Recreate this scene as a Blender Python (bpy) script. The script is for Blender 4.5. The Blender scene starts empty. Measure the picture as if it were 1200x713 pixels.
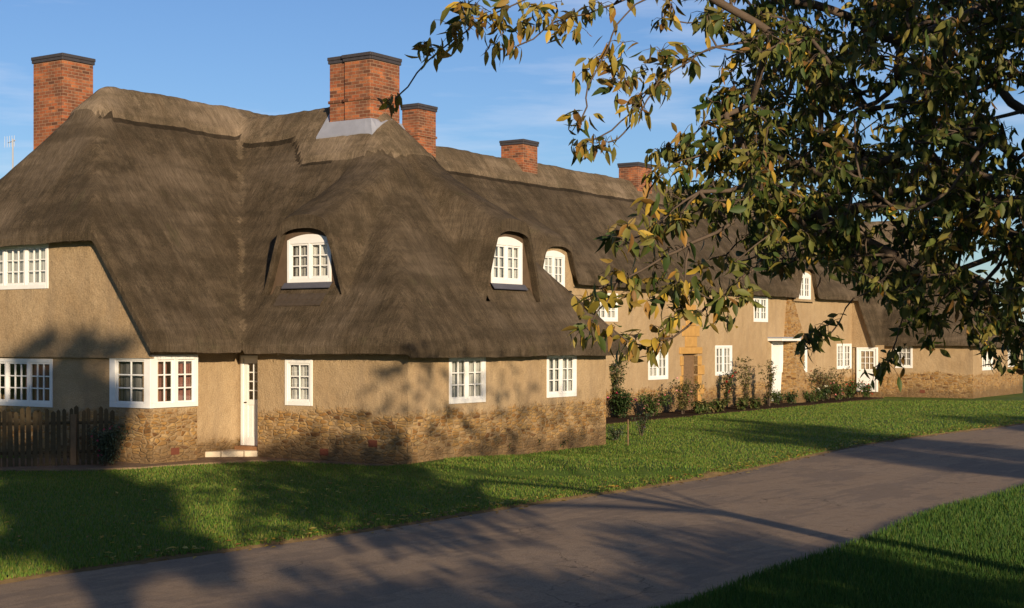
import bpy, math, random
import numpy as np
from mathutils import Vector, Matrix, noise as mnoise

random.seed(7); rng = np.random.default_rng(7)
R = math.radians
sc = bpy.context.scene

# ------------------------------------------------------------------ camera
H = 2.55; F = 1750.0
cam_d = bpy.data.cameras.new('camera'); cam = bpy.data.objects.new('camera', cam_d)
sc.collection.objects.link(cam); sc.camera = cam
cam.location = (0, 0, H); cam.rotation_euler = (R(90), 0, 0)
cam_d.sensor_width = 36; cam_d.lens = F/1200*36
cam_d.shift_y = 41.5/1200
cam_d.clip_start = .1; cam_d.clip_end = 6000

# ------------------------------------------------------------------ light
SUN_AZ = math.atan2(.309, -.951)          # direction TO the sun on the ground, from +Y clockwise
SUN_EL = R(12)
w = bpy.data.worlds.new('World'); sc.world = w; w.use_nodes = True
nt = w.node_tree; N = nt.nodes; L = nt.links
bg = N['Background']
sky = N.new('ShaderNodeTexSky'); sky.sky_type = 'NISHITA'; sky.sun_disc = False
sky.sun_elevation = SUN_EL; sky.sun_rotation = SUN_AZ; sky.air_density = 1.0; sky.dust_density = .15; sky.ozone_density = 1.6
tc = N.new('ShaderNodeTexCoord'); mp = N.new('ShaderNodeMapping'); mp.inputs['Scale'].default_value = (1.2, 1.2, 9)
nz = N.new('ShaderNodeTexNoise'); nz.inputs['Scale'].default_value = 2.6; nz.inputs['Detail'].default_value = 6; nz.inputs['Roughness'].default_value = .6
cr = N.new('ShaderNodeValToRGB'); cr.color_ramp.elements[0].position = .49; cr.color_ramp.elements[1].position = .80
cr.color_ramp.elements[0].color = (0, 0, 0, 1); cr.color_ramp.elements[1].color = (.55, .55, .55, 1)
mx = N.new('ShaderNodeMix'); mx.data_type = 'RGBA'; mx.inputs['B'].default_value = (10.5, 10.6, 11.5, 1)
L.new(tc.outputs['Generated'], mp.inputs['Vector']); L.new(mp.outputs[0], nz.inputs['Vector']); L.new(nz.outputs['Fac'], cr.inputs[0])
tint = N.new('ShaderNodeMix'); tint.data_type = 'RGBA'; tint.blend_type = 'MULTIPLY'; tint.inputs['Factor'].default_value = 1; tint.inputs['B'].default_value = (.76, .97, 1.40, 1)
L.new(sky.outputs[0], tint.inputs['A']); L.new(tint.outputs['Result'], mx.inputs['A']); L.new(cr.outputs[0], mx.inputs['Factor'])
L.new(mx.outputs['Result'], bg.inputs['Color']); bg.inputs['Strength'].default_value = .061
sd = bpy.data.lights.new('sun', 'SUN'); sd.energy = 5.0; sd.angle = R(.6); sd.color = (1, .80, .56)
so = bpy.data.objects.new('sun', sd); sc.collection.objects.link(so)
sdir = Vector((math.sin(SUN_AZ)*math.cos(SUN_EL), math.cos(SUN_AZ)*math.cos(SUN_EL), math.sin(SUN_EL)))
so.rotation_euler = sdir.to_track_quat('Z', 'Y').to_euler(); so.location = (8, -20, 20)
sc.view_settings.view_transform = 'Standard'; sc.view_settings.look = 'None'
sc.view_settings.exposure = .52; sc.view_settings.gamma = 1; sc.view_settings.use_curve_mapping = False
sc.cycles.max_bounces = 6; sc.cycles.transparent_max_bounces = 12

# ------------------------------------------------------------------ materials
class M:
    def __init__(s, name, rough=.8, spec=.3):
        s.m = bpy.data.materials.new(name); s.m.use_nodes = True
        s.t = s.m.node_tree; s.n = s.t.nodes; s.b = s.n['Principled BSDF']
        s.b.inputs['Roughness'].default_value = rough; s.b.inputs['Specular IOR Level'].default_value = spec
        s.co = s.n.new('ShaderNodeTexCoord').outputs['Object']
    def node(s, kind, **kw):
        o = s.n.new(kind)
        for k, v in kw.items():
            if k in o.inputs: s.put(o, k, v)
            else: setattr(o, k, v)
        return o
    def put(s, o, k, v):
        if isinstance(v, bpy.types.NodeSocket): s.t.links.new(v, o.inputs[k])
        else: o.inputs[k].default_value = v
    def map(s, scale, vec=None):
        o = s.n.new('ShaderNodeMapping'); o.inputs['Scale'].default_value = scale
        s.t.links.new(vec if vec is not None else s.co, o.inputs['Vector']); return o.outputs[0]
    def noise(s, scale, detail=4, rough=.55, vec=None, out='Fac', dist=0):
        o = s.n.new('ShaderNodeTexNoise'); o.inputs['Scale'].default_value = scale
        o.inputs['Detail'].default_value = detail; o.inputs['Roughness'].default_value = rough; o.inputs['Distortion'].default_value = dist
        s.t.links.new(vec if vec is not None else s.co, o.inputs['Vector']); return o.outputs[out]
    def ramp(s, fac, stops):
        o = s.n.new('ShaderNodeValToRGB'); e = o.color_ramp.elements
        while len(e) < len(stops): e.new(.5)
        for i, (p, c) in enumerate(stops):
            e[i].position = p; e[i].color = (c if isinstance(c, tuple) else (c, c, c)) + (1,)
        s.t.links.new(fac, o.inputs[0]); return o.outputs[0]
    def math(s, op, a, b=0., c=None, clamp=False):
        o = s.n.new('ShaderNodeMath'); o.operation = op; o.use_clamp = clamp
        for i, v in enumerate((a, b, c)):
            if v is None: continue
            if isinstance(v, bpy.types.NodeSocket): s.t.links.new(v, o.inputs[i])
            else: o.inputs[i].default_value = v
        return o.outputs[0]
    def mix(s, f, a, b, mode='MIX'):
        o = s.n.new('ShaderNodeMix'); o.data_type = 'RGBA'; o.blend_type = mode
        for k, v in (('Factor', f), ('A', a), ('B', b)):
            if isinstance(v, bpy.types.NodeSocket): s.t.links.new(v, o.inputs[k])
            elif k == 'Factor': o.inputs[k].default_value = v
            else: o.inputs[k].default_value = tuple(v) + (1,)
        return o.outputs['Result']
    def color(s, c):
        if isinstance(c, bpy.types.NodeSocket): s.t.links.new(c, s.b.inputs['Base Color'])
        else: s.b.inputs['Base Color'].default_value = tuple(c) + (1,)
    def bump(s, h, strength=.5, dist=.02, prev=None):
        o = s.n.new('ShaderNodeBump'); o.inputs['Strength'].default_value = strength; o.inputs['Distance'].default_value = dist
        s.t.links.new(h, o.inputs['Height'])
        if prev is not None: s.t.links.new(prev, o.inputs['Normal'])
        s.t.links.new(o.outputs[0], s.b.inputs['Normal']); return o.outputs[0]

def plain(name, col, rough=.7, spec=.3, var=.15, scale=6, bump=0):
    m = M(name, rough, spec)
    n = m.noise(scale, 5)
    m.color(m.mix(n, [c*(1-var) for c in col], [min(1, c*(1+var)) for c in col]))
    if bump: m.bump(m.noise(scale*8, 4), .4, bump)
    return m.m

def wall_uvz(m):
    sx = m.node('ShaderNodeSeparateXYZ'); m.t.links.new(m.co, sx.inputs[0])
    u = m.math('ADD', sx.outputs[0], sx.outputs[1])
    cb = m.node('ShaderNodeCombineXYZ'); m.t.links.new(u, cb.inputs[0]); m.t.links.new(sx.outputs[2], cb.inputs[1])
    return u, sx.outputs[2], cb.outputs[0]

def wall_mat(name, stone_h, amp=.35, tone=1.0, stone_amt=1.0):
    m = M(name, .92, .12)
    u, z, uv = wall_uvz(m)
    # rendered part: roughcast
    big = m.noise(.55, 5, .6); mid = m.noise(3.5, 5, .6)
    c = m.mix(m.ramp(big, [(.3, 0.), (.7, 1.)]), [.335*tone, .235*tone, .130*tone], [.45*tone, .335*tone, .200*tone])
    c = m.mix(m.ramp(mid, [(.35, 0.), (.75, .45)]), c, [.30*tone, .20*tone, .105*tone])
    fine = m.noise(38, 3, .6, vec=m.map((1, 1, 1.15)))
    c = m.mix(m.ramp(fine, [(.35, .45), (.6, 0.)]), c, [.15*tone, .10*tone, .055*tone])
    # damp streaks under the eaves
    st = m.noise(1., 4, .6, vec=m.map((2.2, 2.2, .25)))
    c = m.mix(m.ramp(st, [(.50, 0.), (.75, .5)]), c, [.21*tone, .155*tone, .10*tone])
    # rubble: coursed irregular ironstone
    dn = m.noise(2.2, 3, .5, vec=uv, out='Color')
    uvd = m.node('ShaderNodeVectorMath', operation='MULTIPLY_ADD'); m.t.links.new(dn, uvd.inputs[0])
    uvd.inputs[1].default_value = (.10, .12, 0); m.t.links.new(uv, uvd.inputs[2])
    sv = m.map((5.0, 14.5, 1), uvd.outputs[0])
    vo = m.node('ShaderNodeTexVoronoi'); vo.feature = 'F1'; vo.inputs['Scale'].default_value = 1; vo.inputs['Randomness'].default_value = .78; m.t.links.new(sv, vo.inputs['Vector'])
    ve = m.node('ShaderNodeTexVoronoi'); ve.feature = 'DISTANCE_TO_EDGE'; ve.inputs['Scale'].default_value = 1; ve.inputs['Randomness'].default_value = .78; m.t.links.new(sv, ve.inputs['Vector'])
    sr = m.node('ShaderNodeSeparateColor'); m.t.links.new(vo.outputs['Color'], sr.inputs[0])
    stone = m.ramp(sr.outputs[0], [(0., (.10, .045, .018)), (.14, (.24, .12, .035)), (.38, (.34, .19, .06)), (.6, (.40, .25, .095)), (.8, (.22, .13, .055)), (1., (.42, .29, .14))])
    stone = m.mix(m.ramp(m.noise(14, 5), [(.3, .45), (.7, 0.)]), stone, [.16, .095, .045])
    mort = m.ramp(ve.outputs['Distance'], [(.03, .9), (.12, 0.)])
    stone = m.mix(mort, stone, m.mix(m.noise(4, 4), [.20, .13, .065], [.38, .27, .15]))
    edge = m.math('MULTIPLY_ADD', m.noise(.7, 5, .65, vec=uv), 2*amp, stone_h-amp)
    fac = m.math('GREATER_THAN', edge, z)
    # also loosely exposed patches above the line
    soft = m.ramp(m.math('ADD', m.math('SUBTRACT', edge, z), m.math('MULTIPLY_ADD', m.noise(9, 4), .3, -.15)), [(-.0, 0.), (.12, 1.)])
    c2 = m.mix(m.math('MULTIPLY', soft, stone_amt), c, stone)
    # uneven brown darkening towards the ground
    low = m.math('MULTIPLY_ADD', m.noise(1.3, 5, .6), 1.2, -.05)
    low_dark = m.ramp(m.math('SUBTRACT', low, z), [(0., 0.), (.35, .75)])
    c2 = m.mix(low_dark, c2, [.13, .085, .045])
    m.color(c2)
    h = m.math('MULTIPLY', m.noise(26, 4, .65), .55)
    hs = m.math('ADD', m.ramp(ve.outputs['Distance'], [(.0, .3), (.16, .8)]), m.math('MULTIPLY', m.noise(20, 4), .35))
    hm = m.node('ShaderNodeMix'); m.t.links.new(soft, hm.inputs['Factor']); m.t.links.new(h, hm.inputs['A']); m.t.links.new(hs, hm.inputs['B'])
    p = m.bump(m.noise(2.3, 3), .55, .10)
    m.bump(hm.outputs['Result'], .9, .035, p)
    return m.m

def thatch_mat(name, tone=1., cap=False):
    m = M(name, .95, .08)
    nrm = m.n['Texture Coordinate'].outputs['Normal'] if 'Texture Coordinate' in m.n else None
    sp = m.node('ShaderNodeSeparateXYZ'); m.t.links.new(nrm, sp.inputs[0])
    ax = m.math('ABSOLUTE', sp.outputs[0]); ay = m.math('ABSOLUTE', sp.outputs[1])
    sel = m.math('GREATER_THAN', ax, ay)
    def streak(a, b, scale, det=4):
        n1 = m.noise(scale, det, .6, vec=m.map((b, a, b))); n2 = m.noise(scale, det, .6, vec=m.map((a, b, b)))
        o = m.node('ShaderNodeMix'); m.t.links.new(sel, o.inputs['Factor']); m.t.links.new(n2, o.inputs['A']); m.t.links.new(n1, o.inputs['B']); return o.outputs['Result']
    s1 = streak(7, .8, 3.0); s2 = streak(3.6, .35, 1.0, 6); s3 = streak(13, 1.3, 4.2, 3)
    sp2 = m.noise(95, 3, .75)
    big = m.noise(.5, 5, .6); blot = m.noise(3.1, 8, .76)
    k = tone
    c = m.mix(m.ramp(s2, [(.3, 0.), (.72, 1.)]), [.092*k, .064*k, .038*k], [.215*k, .160*k, .106*k])
    c = m.mix(m.ramp(blot, [(.44, 0.), (.60, .85)]), c, [.062*k, .048*k, .030*k])
    c = m.mix(m.ramp(big, [(.48, 0.), (.66, .6)]), c, [.31*k, .235*k, .165*k])
    c = m.mix(m.ramp(s3, [(.38, .45), (.62, 0.)]), c, [.04*k, .03*k, .017*k])
    c = m.mix(m.ramp(s1, [(.36, .35), (.60, 0.)]), c, [.045*k, .032*k, .018*k])
    c = m.mix(m.ramp(sp2, [(.54, 0.), (.72, .8)]), c, [.36*k, .28*k, .18*k])
    crs = m.noise(1., 3, .6, vec=m.map((.35, .35, 3.2)))
    c = m.mix(m.ramp(crs, [(.40, .38), (.56, 0.)]), c, [.05*k, .038*k, .024*k])
    mos = m.noise(1.1, 5, .65)
    c = m.mix(m.ramp(mos, [(.62, 0.), (.74, .3)]), c, [.070, .072, .032])
    m.color(c)
    p = m.bump(s2, .5, .06)
    p = m.bump(s1, .6, .025, p)
    p = m.bump(s3, .6, .014, p)
    m.bump(m.noise(80, 3, .8), .9, .02, p)
    return m.m

def brick_mat(name):
    m = M(name, .9, .15)
    u, z, uv = wall_uvz(m)
    br = m.node('ShaderNodeTexBrick'); m.t.links.new(uv, br.inputs['Vector'])
    br.inputs['Scale'].default_value = 1; br.inputs['Brick Width'].default_value = .225; br.inputs['Row Height'].default_value = .078
    br.inputs['Mortar Size'].default_value = .008; br.inputs['Mortar Smooth'].default_value = .2; br.inputs['Bias'].default_value = 0
    br.inputs['Color1'].default_value = (0, 0, 0, 1); br.inputs['Color2'].default_value = (1, 1, 1, 1); br.inputs['Mortar'].default_value = (.5, .5, .5, 1)
    c = m.ramp(br.outputs['Color'], [(0., (.08, .035, .022)), (.18, (.24, .08, .035)), (.5, (.34, .10, .04)), (.8, (.42, .15, .06)), (1., (.16, .065, .04))])
    c = m.mix(m.ramp(m.noise(2.5, 5, .65), [(.40, 0.), (.62, .8)]), c, [.10, .048, .030])
    c = m.mix(m.ramp(m.noise(30, 3), [(.3, .3), (.6, 0.)]), c, [.12, .05, .03])
    c = m.mix(br.outputs['Fac'], c, [.27, .17, .11])
    m.color(c)
    h = m.math('SUBTRACT', m.math('MULTIPLY', m.noise(40, 3), .3), br.outputs['Fac'])
    m.bump(h, .8, .012)
    return m.m

def grass_mat(name, a, b, dry=(.16, .15, .03)):
    m = M(name, .75, .2)
    c = m.mix(m.ramp(m.noise(.35, 5, .6), [(.3, 0.), (.7, 1.)]), a, b)
    c = m.mix(m.ramp(m.noise(1.7, 5, .65), [(.5, 0.), (.8, .5)]), c, dry)
    f = m.noise(60, 3, .7)
    c = m.mix(m.ramp(f, [(.3, .5), (.6, 0.)]), c, [x*.35 for x in a])
    m.color(c); p = m.bump(m.noise(3, 4), .6, .06); m.bump(f, .9, .03, p)
    return m.m

def leafy(name, col_attr='Col', trans=.3, rough=.55):
    m = M(name, rough, .25)
    at = m.node('ShaderNodeAttribute'); at.attribute_name = col_attr
    m.color(at.outputs['Color'])
    tr = m.node('ShaderNodeBsdfTranslucent'); m.t.links.new(at.outputs['Color'], tr.inputs['Color'])
    ms = m.node('ShaderNodeMixShader'); ms.inputs[0].default_value = trans
    m.t.links.new(m.b.outputs[0], ms.inputs[1]); m.t.links.new(tr.outputs[0], ms.inputs[2])
    out = m.n['Material Output']; m.t.links.new(ms.outputs[0], out.inputs['Surface'])
    return m.m

def asphalt_mat():
    m = M('road_surface', .88, .2)
    fine = m.noise(90, 3, .75); mid = m.noise(5, 5, .6); big = m.noise(.5, 4, .6)
    c = m.mix(m.ramp(fine, [(.3, 0.), (.72, 1.)]), [.12, .084, .055], [.44, .325, .215])
    c = m.mix(m.ramp(big, [(.35, 0.), (.65, .55)]), c, [.27, .185, .112])
    c = m.mix(m.ramp(mid, [(.5, 0.), (.75, .45)]), c, [.12, .080, .050])
    # wheel tracks run along the road (object space y is along it)
    tr = m.noise(1., 4, .55, vec=m.map((1.6, .05, 1)))
    c = m.mix(m.ramp(tr, [(.52, 0.), (.66, .35)]), c, [.34, .24, .15])
    vo = m.node('ShaderNodeTexVoronoi'); vo.feature = 'DISTANCE_TO_EDGE'; vo.inputs['Scale'].default_value = .55
    dn = m.noise(2.5, 4, .6, out='Color'); va = m.node('ShaderNodeVectorMath', operation='MULTIPLY_ADD'); m.t.links.new(dn, va.inputs[0]); va.inputs[1].default_value = (.5, .5, .5); m.t.links.new(m.co, va.inputs[2])
    m.t.links.new(va.outputs[0], vo.inputs['Vector'])
    crk = m.math('MULTIPLY', m.ramp(vo.outputs['Distance'], [(.0, .8), (.007, 0.)]), m.ramp(m.noise(.35, 2), [(.54, 0.), (.62, 1.)]))
    grit = m.noise(28, 4, .8)
    c = m.mix(m.ramp(grit, [(.30, .55), (.48, 0.)]), c, [.06, .045, .034]); c = m.mix(m.ramp(grit, [(.60, 0.), (.78, .6)]), c, [.50, .40, .30])
    c = m.mix(m.ramp(m.noise(1., 5, .7, vec=m.map((.9, .22, 1))), [(.50, 0.), (.54, .4)]), c, [.13, .10, .078])
    c = m.mix(crk, c, [.02, .016, .013])
    m.color(c); p = m.bump(mid, .4, .03); m.bump(fine, .7, .012, p)
    return m.m

WHITE = plain('white_paint', (.70, .69, .66), .5, .35, .10, 7)
DARKIN = plain('dark_interior', (.02, .018, .016), .9)
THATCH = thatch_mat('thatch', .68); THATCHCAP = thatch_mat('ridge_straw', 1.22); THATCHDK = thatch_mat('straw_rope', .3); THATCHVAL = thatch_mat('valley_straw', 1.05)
BRICK = brick_mat('orange_brick')
BLUEBRICK = plain('blue_brick_capping', (.045, .042, .048), .8, .2, .35, 9, .01)
LEAD = plain('lead_sheet', (.24, .25, .29), .5, .5, .25, 3, .01)
WALL = wall_mat('roughcast_and_ironstone', 1.12)
WALLR = wall_mat('roughcast_plain', .42, .2)
WALLROW = wall_mat('roughcast_row', .95, .55)
WALLUP = wall_mat('roughcast_upper', -2, .1, .92)
GOLD = plain('golden_ironstone', (.40, .23, .075), .9, .1, .3, 5, .02)
LEADD = plain('dark_lead', (.07, .07, .085), .5, .5, .25, 3, .01)
WOOD = plain('weathered_wood', (.16, .10, .055), .85, .15, .4, 12, .01)
FENCEW = plain('old_paling', (.075, .055, .030), .9, .1, .5, 9, .01)
PAVE = plain('pale_step_stone', (.50, .42, .31), .9, .15, .2, 4, .01)
TILE = plain('clay_tile', (.062, .047, .035), .9, .15, .45, 10, .02)
TERRA = plain('terracotta', (.13, .045, .028), .9, .1, .3, 20)
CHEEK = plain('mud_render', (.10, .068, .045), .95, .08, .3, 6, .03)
RUBBLE = wall_mat('buttress_rubble', 12, .1)
SOIL = plain('bare_soil', (.20, .135, .085), .95, .05, .45, 5, .03)
SOILD = plain('dark_bed_soil', (.035, .022, .014), .95, .05, .45, 7, .03)
LITTER = plain('worn_edge_litter', (.13, .090, .045), .95, .05, .6, 16, .02)
METAL = plain('aerial_metal', (.35, .35, .36), .4, .5)
LEAFM = leafy('leaf'); BARK = plain('cherry_bark', (.085, .062, .045), .8, .2, .45, 14, .01)
FLOWER = leafy('petal', trans=.2)
gm = M('window_glass', .05, .5)
gm.b.inputs['Base Color'].default_value = (.02, .025, .03, 1)
tr = gm.node('ShaderNodeBsdfTransparent'); tr.inputs['Color'].default_value = (.95, .96, .96, 1)
gl = gm.node('ShaderNodeBsdfGlossy'); gl.inputs['Roughness'].default_value = .03
fr = gm.node('ShaderNodeLayerWeight'); fr.inputs['Blend'].default_value = .5
fr_f = gm.math('MULTIPLY_ADD', gm.math('POWER', fr.outputs['Facing'], 4.), .5, .06)
ms = gm.node('ShaderNodeMixShader'); gm.t.links.new(fr_f, ms.inputs[0]); gm.t.links.new(tr.outputs[0], ms.inputs[1]); gm.t.links.new(gl.outputs[0], ms.inputs[2])
gm.t.links.new(ms.outputs[0], gm.n['Material Output'].inputs['Surface'])
GLASS = gm.m
def cloth(name, col):
    m = M(name, .95, .05)
    f = m.noise(1., 3, .5, vec=m.map((26, 26, .8)))
    m.color(m.mix(m.ramp(f, [(.35, 0.), (.65, 1.)]), [c*.45 for c in col], col)); m.bump(f, .6, .03)
    return m.m
NET = cloth('net_curtain', (.62, .60, .55)); PINKC = cloth('pink_curtain', (.30, .13, .10)); GREYC = cloth('grey_curtain', (.20, .19, .18))

# ------------------------------------------------------------------ mesh helpers
def link(name, me, mat=None, parent=None):
    o = bpy.data.objects.new(name, me); sc.collection.objects.link(o)
    if mat is not None:
        for m_ in (mat if isinstance(mat, (list, tuple)) else [mat]): me.materials.append(m_)
    if parent is not None: o.parent = parent
    return o
def tag(o, label=None, cat=None, group=None, kind=None):
    for k, v in (('label', label), ('category', cat), ('group', group), ('kind', kind)):
        if v: o[k] = v
    return o
def empty(name, loc=(0, 0, 0), rz=0):
    o = bpy.data.objects.new(name, None); sc.collection.objects.link(o); o.location = loc; o.rotation_euler = (0, 0, rz); o.empty_display_size = .2
    return o

class MB:
    def __init__(s): s.v = []; s.f = []; s.mi = []; s.cur = 0
    def face(s, pts):
        b = len(s.v); s.v += [tuple(p) for p in pts]; s.f.append(tuple(range(b, b+len(pts)))); s.mi.append(s.cur)
    def box(s, x0, x1, y0, y1, z0, z1, M_=None):
        b = len(s.v)
        ps = [(x, y, z) for z in (z0, z1) for y in (y0, y1) for x in (x0, x1)]
        if M_ is not None: ps = [tuple(M_ @ Vector(p)) for p in ps]
        s.v += ps
        for q in ((0, 2, 3, 1), (4, 5, 7, 6), (0, 1, 5, 4), (2, 6, 7, 3), (0, 4, 6, 2), (1, 3, 7, 5)):
            s.f.append(tuple(b+i for i in q)); s.mi.append(s.cur)
    def prism(s, poly, z0, z1):
        b = len(s.v); n = len(poly)
        s.v += [(x, y, z0) for x, y in poly] + [(x, y, z1) for x, y in poly]
        s.f.append(tuple(b+i for i in reversed(range(n)))); s.f.append(tuple(b+n+i for i in range(n))); s.mi += [s.cur]*2
        for i in range(n):
            j = (i+1) % n; s.f.append((b+i, b+j, b+n+j, b+n+i)); s.mi.append(s.cur)
    def tube(s, pts, rad, sides=6, cap=True):
        pts = [Vector(p) for p in pts]; b = len(s.v); n = len(pts)
        for i, p in enumerate(pts):
            t = (pts[min(i+1, n-1)]-pts[max(i-1, 0)]).normalized()
            a = t.cross(Vector((0, 0, 1)) if abs(t.z) < .9 else Vector((1, 0, 0))).normalized(); c = t.cross(a)
            r = rad[i] if hasattr(rad, '__len__') else rad
            for k in range(sides):
                q = p + (a*math.cos(k*6.28318/sides)+c*math.sin(k*6.28318/sides))*r; s.v.append(tuple(q))
        for i in range(n-1):
            for k in range(sides):
                k2 = (k+1) % sides; s.f.append((b+i*sides+k, b+i*sides+k2, b+(i+1)*sides+k2, b+(i+1)*sides+k)); s.mi.append(s.cur)
        if cap:
            s.f.append(tuple(b+k for k in reversed(range(sides)))); s.f.append(tuple(b+(n-1)*sides+k for k in range(sides))); s.mi += [s.cur]*2
    def build(s, name, mat, parent=None, smooth=False):
        me = bpy.data.meshes.new(name); me.from_pydata(s.v, [], s.f)
        if any(s.mi): me.polygons.foreach_set('material_index', s.mi)
        if smooth: me.polygons.foreach_set('use_smooth', [True]*len(me.polygons))
        me.update(); return link(name, me, mat, parent)

def bevel(o, w_=.01, seg=1):
    b = o.modifiers.new('bevel', 'BEVEL'); b.width = w_; b.segments = seg; b.limit_method = 'ANGLE'; return o

def np_mesh(name, verts, faces_flat, nper, mat, parent=None, cols=None, smooth=False):
    me = bpy.data.meshes.new(name); nv = len(verts); nf = len(faces_flat)//nper
    me.vertices.add(nv); me.vertices.foreach_set('co', np.asarray(verts, dtype=np.float32).ravel())
    me.loops.add(nf*nper); me.loops.foreach_set('vertex_index', np.asarray(faces_flat, dtype=np.int32).ravel())
    me.polygons.add(nf); me.polygons.foreach_set('loop_start', np.arange(nf, dtype=np.int32)*nper)
    try: me.polygons.foreach_set('loop_total', np.full(nf, nper, dtype=np.int32))
    except Exception: pass
    if smooth: me.polygons.foreach_set('use_smooth', np.ones(nf, dtype=bool))
    me.update(calc_edges=True)
    if cols is not None:
        a = me.color_attributes.new('Col', 'FLOAT_COLOR', 'POINT'); c4 = np.ones((nv, 4), dtype=np.float32); c4[:, :3] = cols
        a.data.foreach_set('color', c4.ravel())
    return link(name, me, mat, parent)

# ------------------------------------------------------------------ the building's frame
KX, KY = -2.07, 29.75; TH = R(33.8)
BX, BY = math.cos(TH), -math.sin(TH)      # local x: out towards the road
AX, AY = math.sin(TH), math.cos(TH)       # local y: along the row
def to_world(x, y, z=0): return Vector((KX+BX*x+AX*y, KY+BY*x+AY*y, z))
def to_local(X, Y): return ((X-KX)*BX+(Y-KY)*BY, (X-KX)*AX+(Y-KY)*AY)
def on_x(px, py, xb):                      # photo measurement -> (y, z) on a wall x = const
    t = (px-600)/F; ya = (KX+BX*xb-t*(KY+BY*xb))/(t*AY-AX); Z = KY+BY*xb+AY*ya
    return ya, H-(py-398)*Z/F
def on_y(px, py, ya):
    t = (px-600)/F; xb = (KX+AX*ya-t*(KY+AY*ya))/(t*BY-BX); Z = KY+BY*xb+AY*ya
    return xb, H-(py-398)*Z/F
def ground(px, py, z=0):
    Z = (H-z)*F/(py-398); return Vector(((px-600)/F*Z, Z, z))
def at(px, py, Z): return Vector(((px-600)/F*Z, Z, H-(py-398)/F*Z))

house = empty('thatched_cottage_row', (KX, KY, 0), -TH)
tag(house, 'long tan rendered cottage row under one brown thatched roof with white windows', 'cottage')

# ------------------------------------------------------------------ thatched roof as a real height surface
XR, HR, ST = -8.6, 8.35, 1.315
WM, HW, SW = 3.92, 8.12, 1.305
FY = 39.5                                   # verge of the far cottage
def smin(a, b, k):
    h = np.clip(.5+.5*(b-a)/k, 0, 1); return b*(1-h)+a*h-k*h*(1-h)
def smax(a, b, k): return -smin(-a, -b, k)
def spine(x, y):
    s = HR+.08-ST*np.sqrt((x-XR)**2+.09**2)
    e_ = 4.85+1.37*(y+2.95); s = smin(s, e_, .10+.5*np.clip((np.minimum(s, e_)-5.0)/1.5, 0, 1))
    far = 4.45-2.87*(x+5.63)
    s = np.where((y > FY-.01) & (x > -5.63), np.minimum(s, np.maximum(far, 2.48)), s)
    return smin(s, 4.85+1.3*(56-y), .3)
def wing(x, y, y0, xf):
    mid = y0+WM
    s = HW+.06-SW*np.sqrt((y-mid)**2+.09**2)
    e_ = 2.48+1.32*(xf-x); k_ = .12+.75*np.clip((np.minimum(s, e_)-2.7)/1.6, 0, 1)
    return smin(s, e_, k_)
DORM = [  # axis, centre, front, half width, z of window foot, z of window head
    ('y', -3.08, .34, .70, 3.77, 4.80),
    ('x', 4.28, -.32, .69, 3.80, 4.86),
    ('x', 14.7, -5.63, .78, 4.15, 5.24),
    ('x', 34.0, -5.63, .70, 4.20, 5.30),
    ('x', 43.9, -1.35, .70, 3.75, 4.85)]
def dorm(x, y, d):
    ax, c, f, hw, zb, zt = d
    t = np.abs((x if ax == 'y' else y)-c); s = (y-f) if ax == 'y' else (f-x)
    Hh = zt+.41-.20*(np.minimum(t, hw)/hw)**3
    tt = np.maximum(t-hw+.10, 0)
    Hh = Hh-3.6*tt*tt/(tt+.16)
    Hh = Hh+.55*s-3.*np.maximum(s-2.6, 0)
    return np.where(s >= -1e-6, Hh, -50.)
def roof_h(x, y, base=False):
    x = np.asarray(x, float); y = np.asarray(y, float)
    S = spine(x, y); W1 = wing(x, y, 0, .38); W2 = wing(x, y, 41, -.66)
    xe = np.where(y < .3, -4.15, np.where(y < 8.24, -4.15, np.where(y < FY, -5.63, np.where(y < 41, -4.95, -5.0))))
    inS = x <= xe+1e-6; in1 = (y >= -.4-1e-6) & (y <= 8.24+1e-6) & (x >= -8.9); in2 = (y >= 40.62-1e-6) & (y <= 49.2+1e-6) & (x <= -.66+1e-6) & (x >= -8.9)
    NEG = -50.
    Sm = np.where(inS, S, NEG); Wm = np.where(in1, W1, np.where(in2, W2, NEG))
    both = (Sm > -40) & (Wm > -40)
    h = np.where(both, smax(Sm, Wm, .35), np.maximum(Sm, Wm))
    # raised block-cut ridge with a dark groove beneath it
    def sst(d, a, b): t = np.clip((d-a)/(b-a), 0, 1); return 1-t*t*(3-2*t)
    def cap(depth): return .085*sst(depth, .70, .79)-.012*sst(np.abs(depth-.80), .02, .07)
    cS = cap(HR-S); W = np.where(in1, W1, W2)
    nearhip = 1-sst(x-np.where(in1, 0, -1.05), -6.1, -5.2)
    cW = cap(HW-W-.68*nearhip)
    c = np.where(Wm > Sm, cW, cS)
    if not base: h = h+c
    for d in DORM:
        D = dorm(x, y, d)
        h = np.where(D > -40, smax(h, D, .42), h)
    return np.where(np.maximum(Sm, Wm) > -40, h, NEG)

def lines(a, b, step, extra):
    g = list(np.arange(a, b, step))+[b]+list(extra)
    g = sorted(g); out = [g[0]]
    for v in g[1:]:
        if v-out[-1] > 1e-4: out.append(v)
    # drop ordinary lines that crowd the extra ones
    ex = set(round(e, 5) for e in extra); res = []
    for i, v in enumerate(out):
        if round(v, 5) in ex or i in (0, len(out)-1): res.append(v); continue
        if any(abs(v-e) < step*.35 for e in extra): continue
        res.append(v)
    return np.array(res)
E = .002
capx = [XR+.08+(.74)/ST, XR+.08+.86/ST, XR-.08-.74/ST]
gx = lines(-12.7, .38, .068, [-4.15, -5.63, -4.95, -.66, -.32+E, -.32, -1.35+E, -1.35, -5.63, -5.35, .30, .34,
                              -4.22, -4.18, -5.70, -5.66, capx[0], capx[0]+.01, capx[1], .38-(HW-1.42-2.48)/1.32, .38-(HW-1.42-2.48)/1.32+.01])
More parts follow.
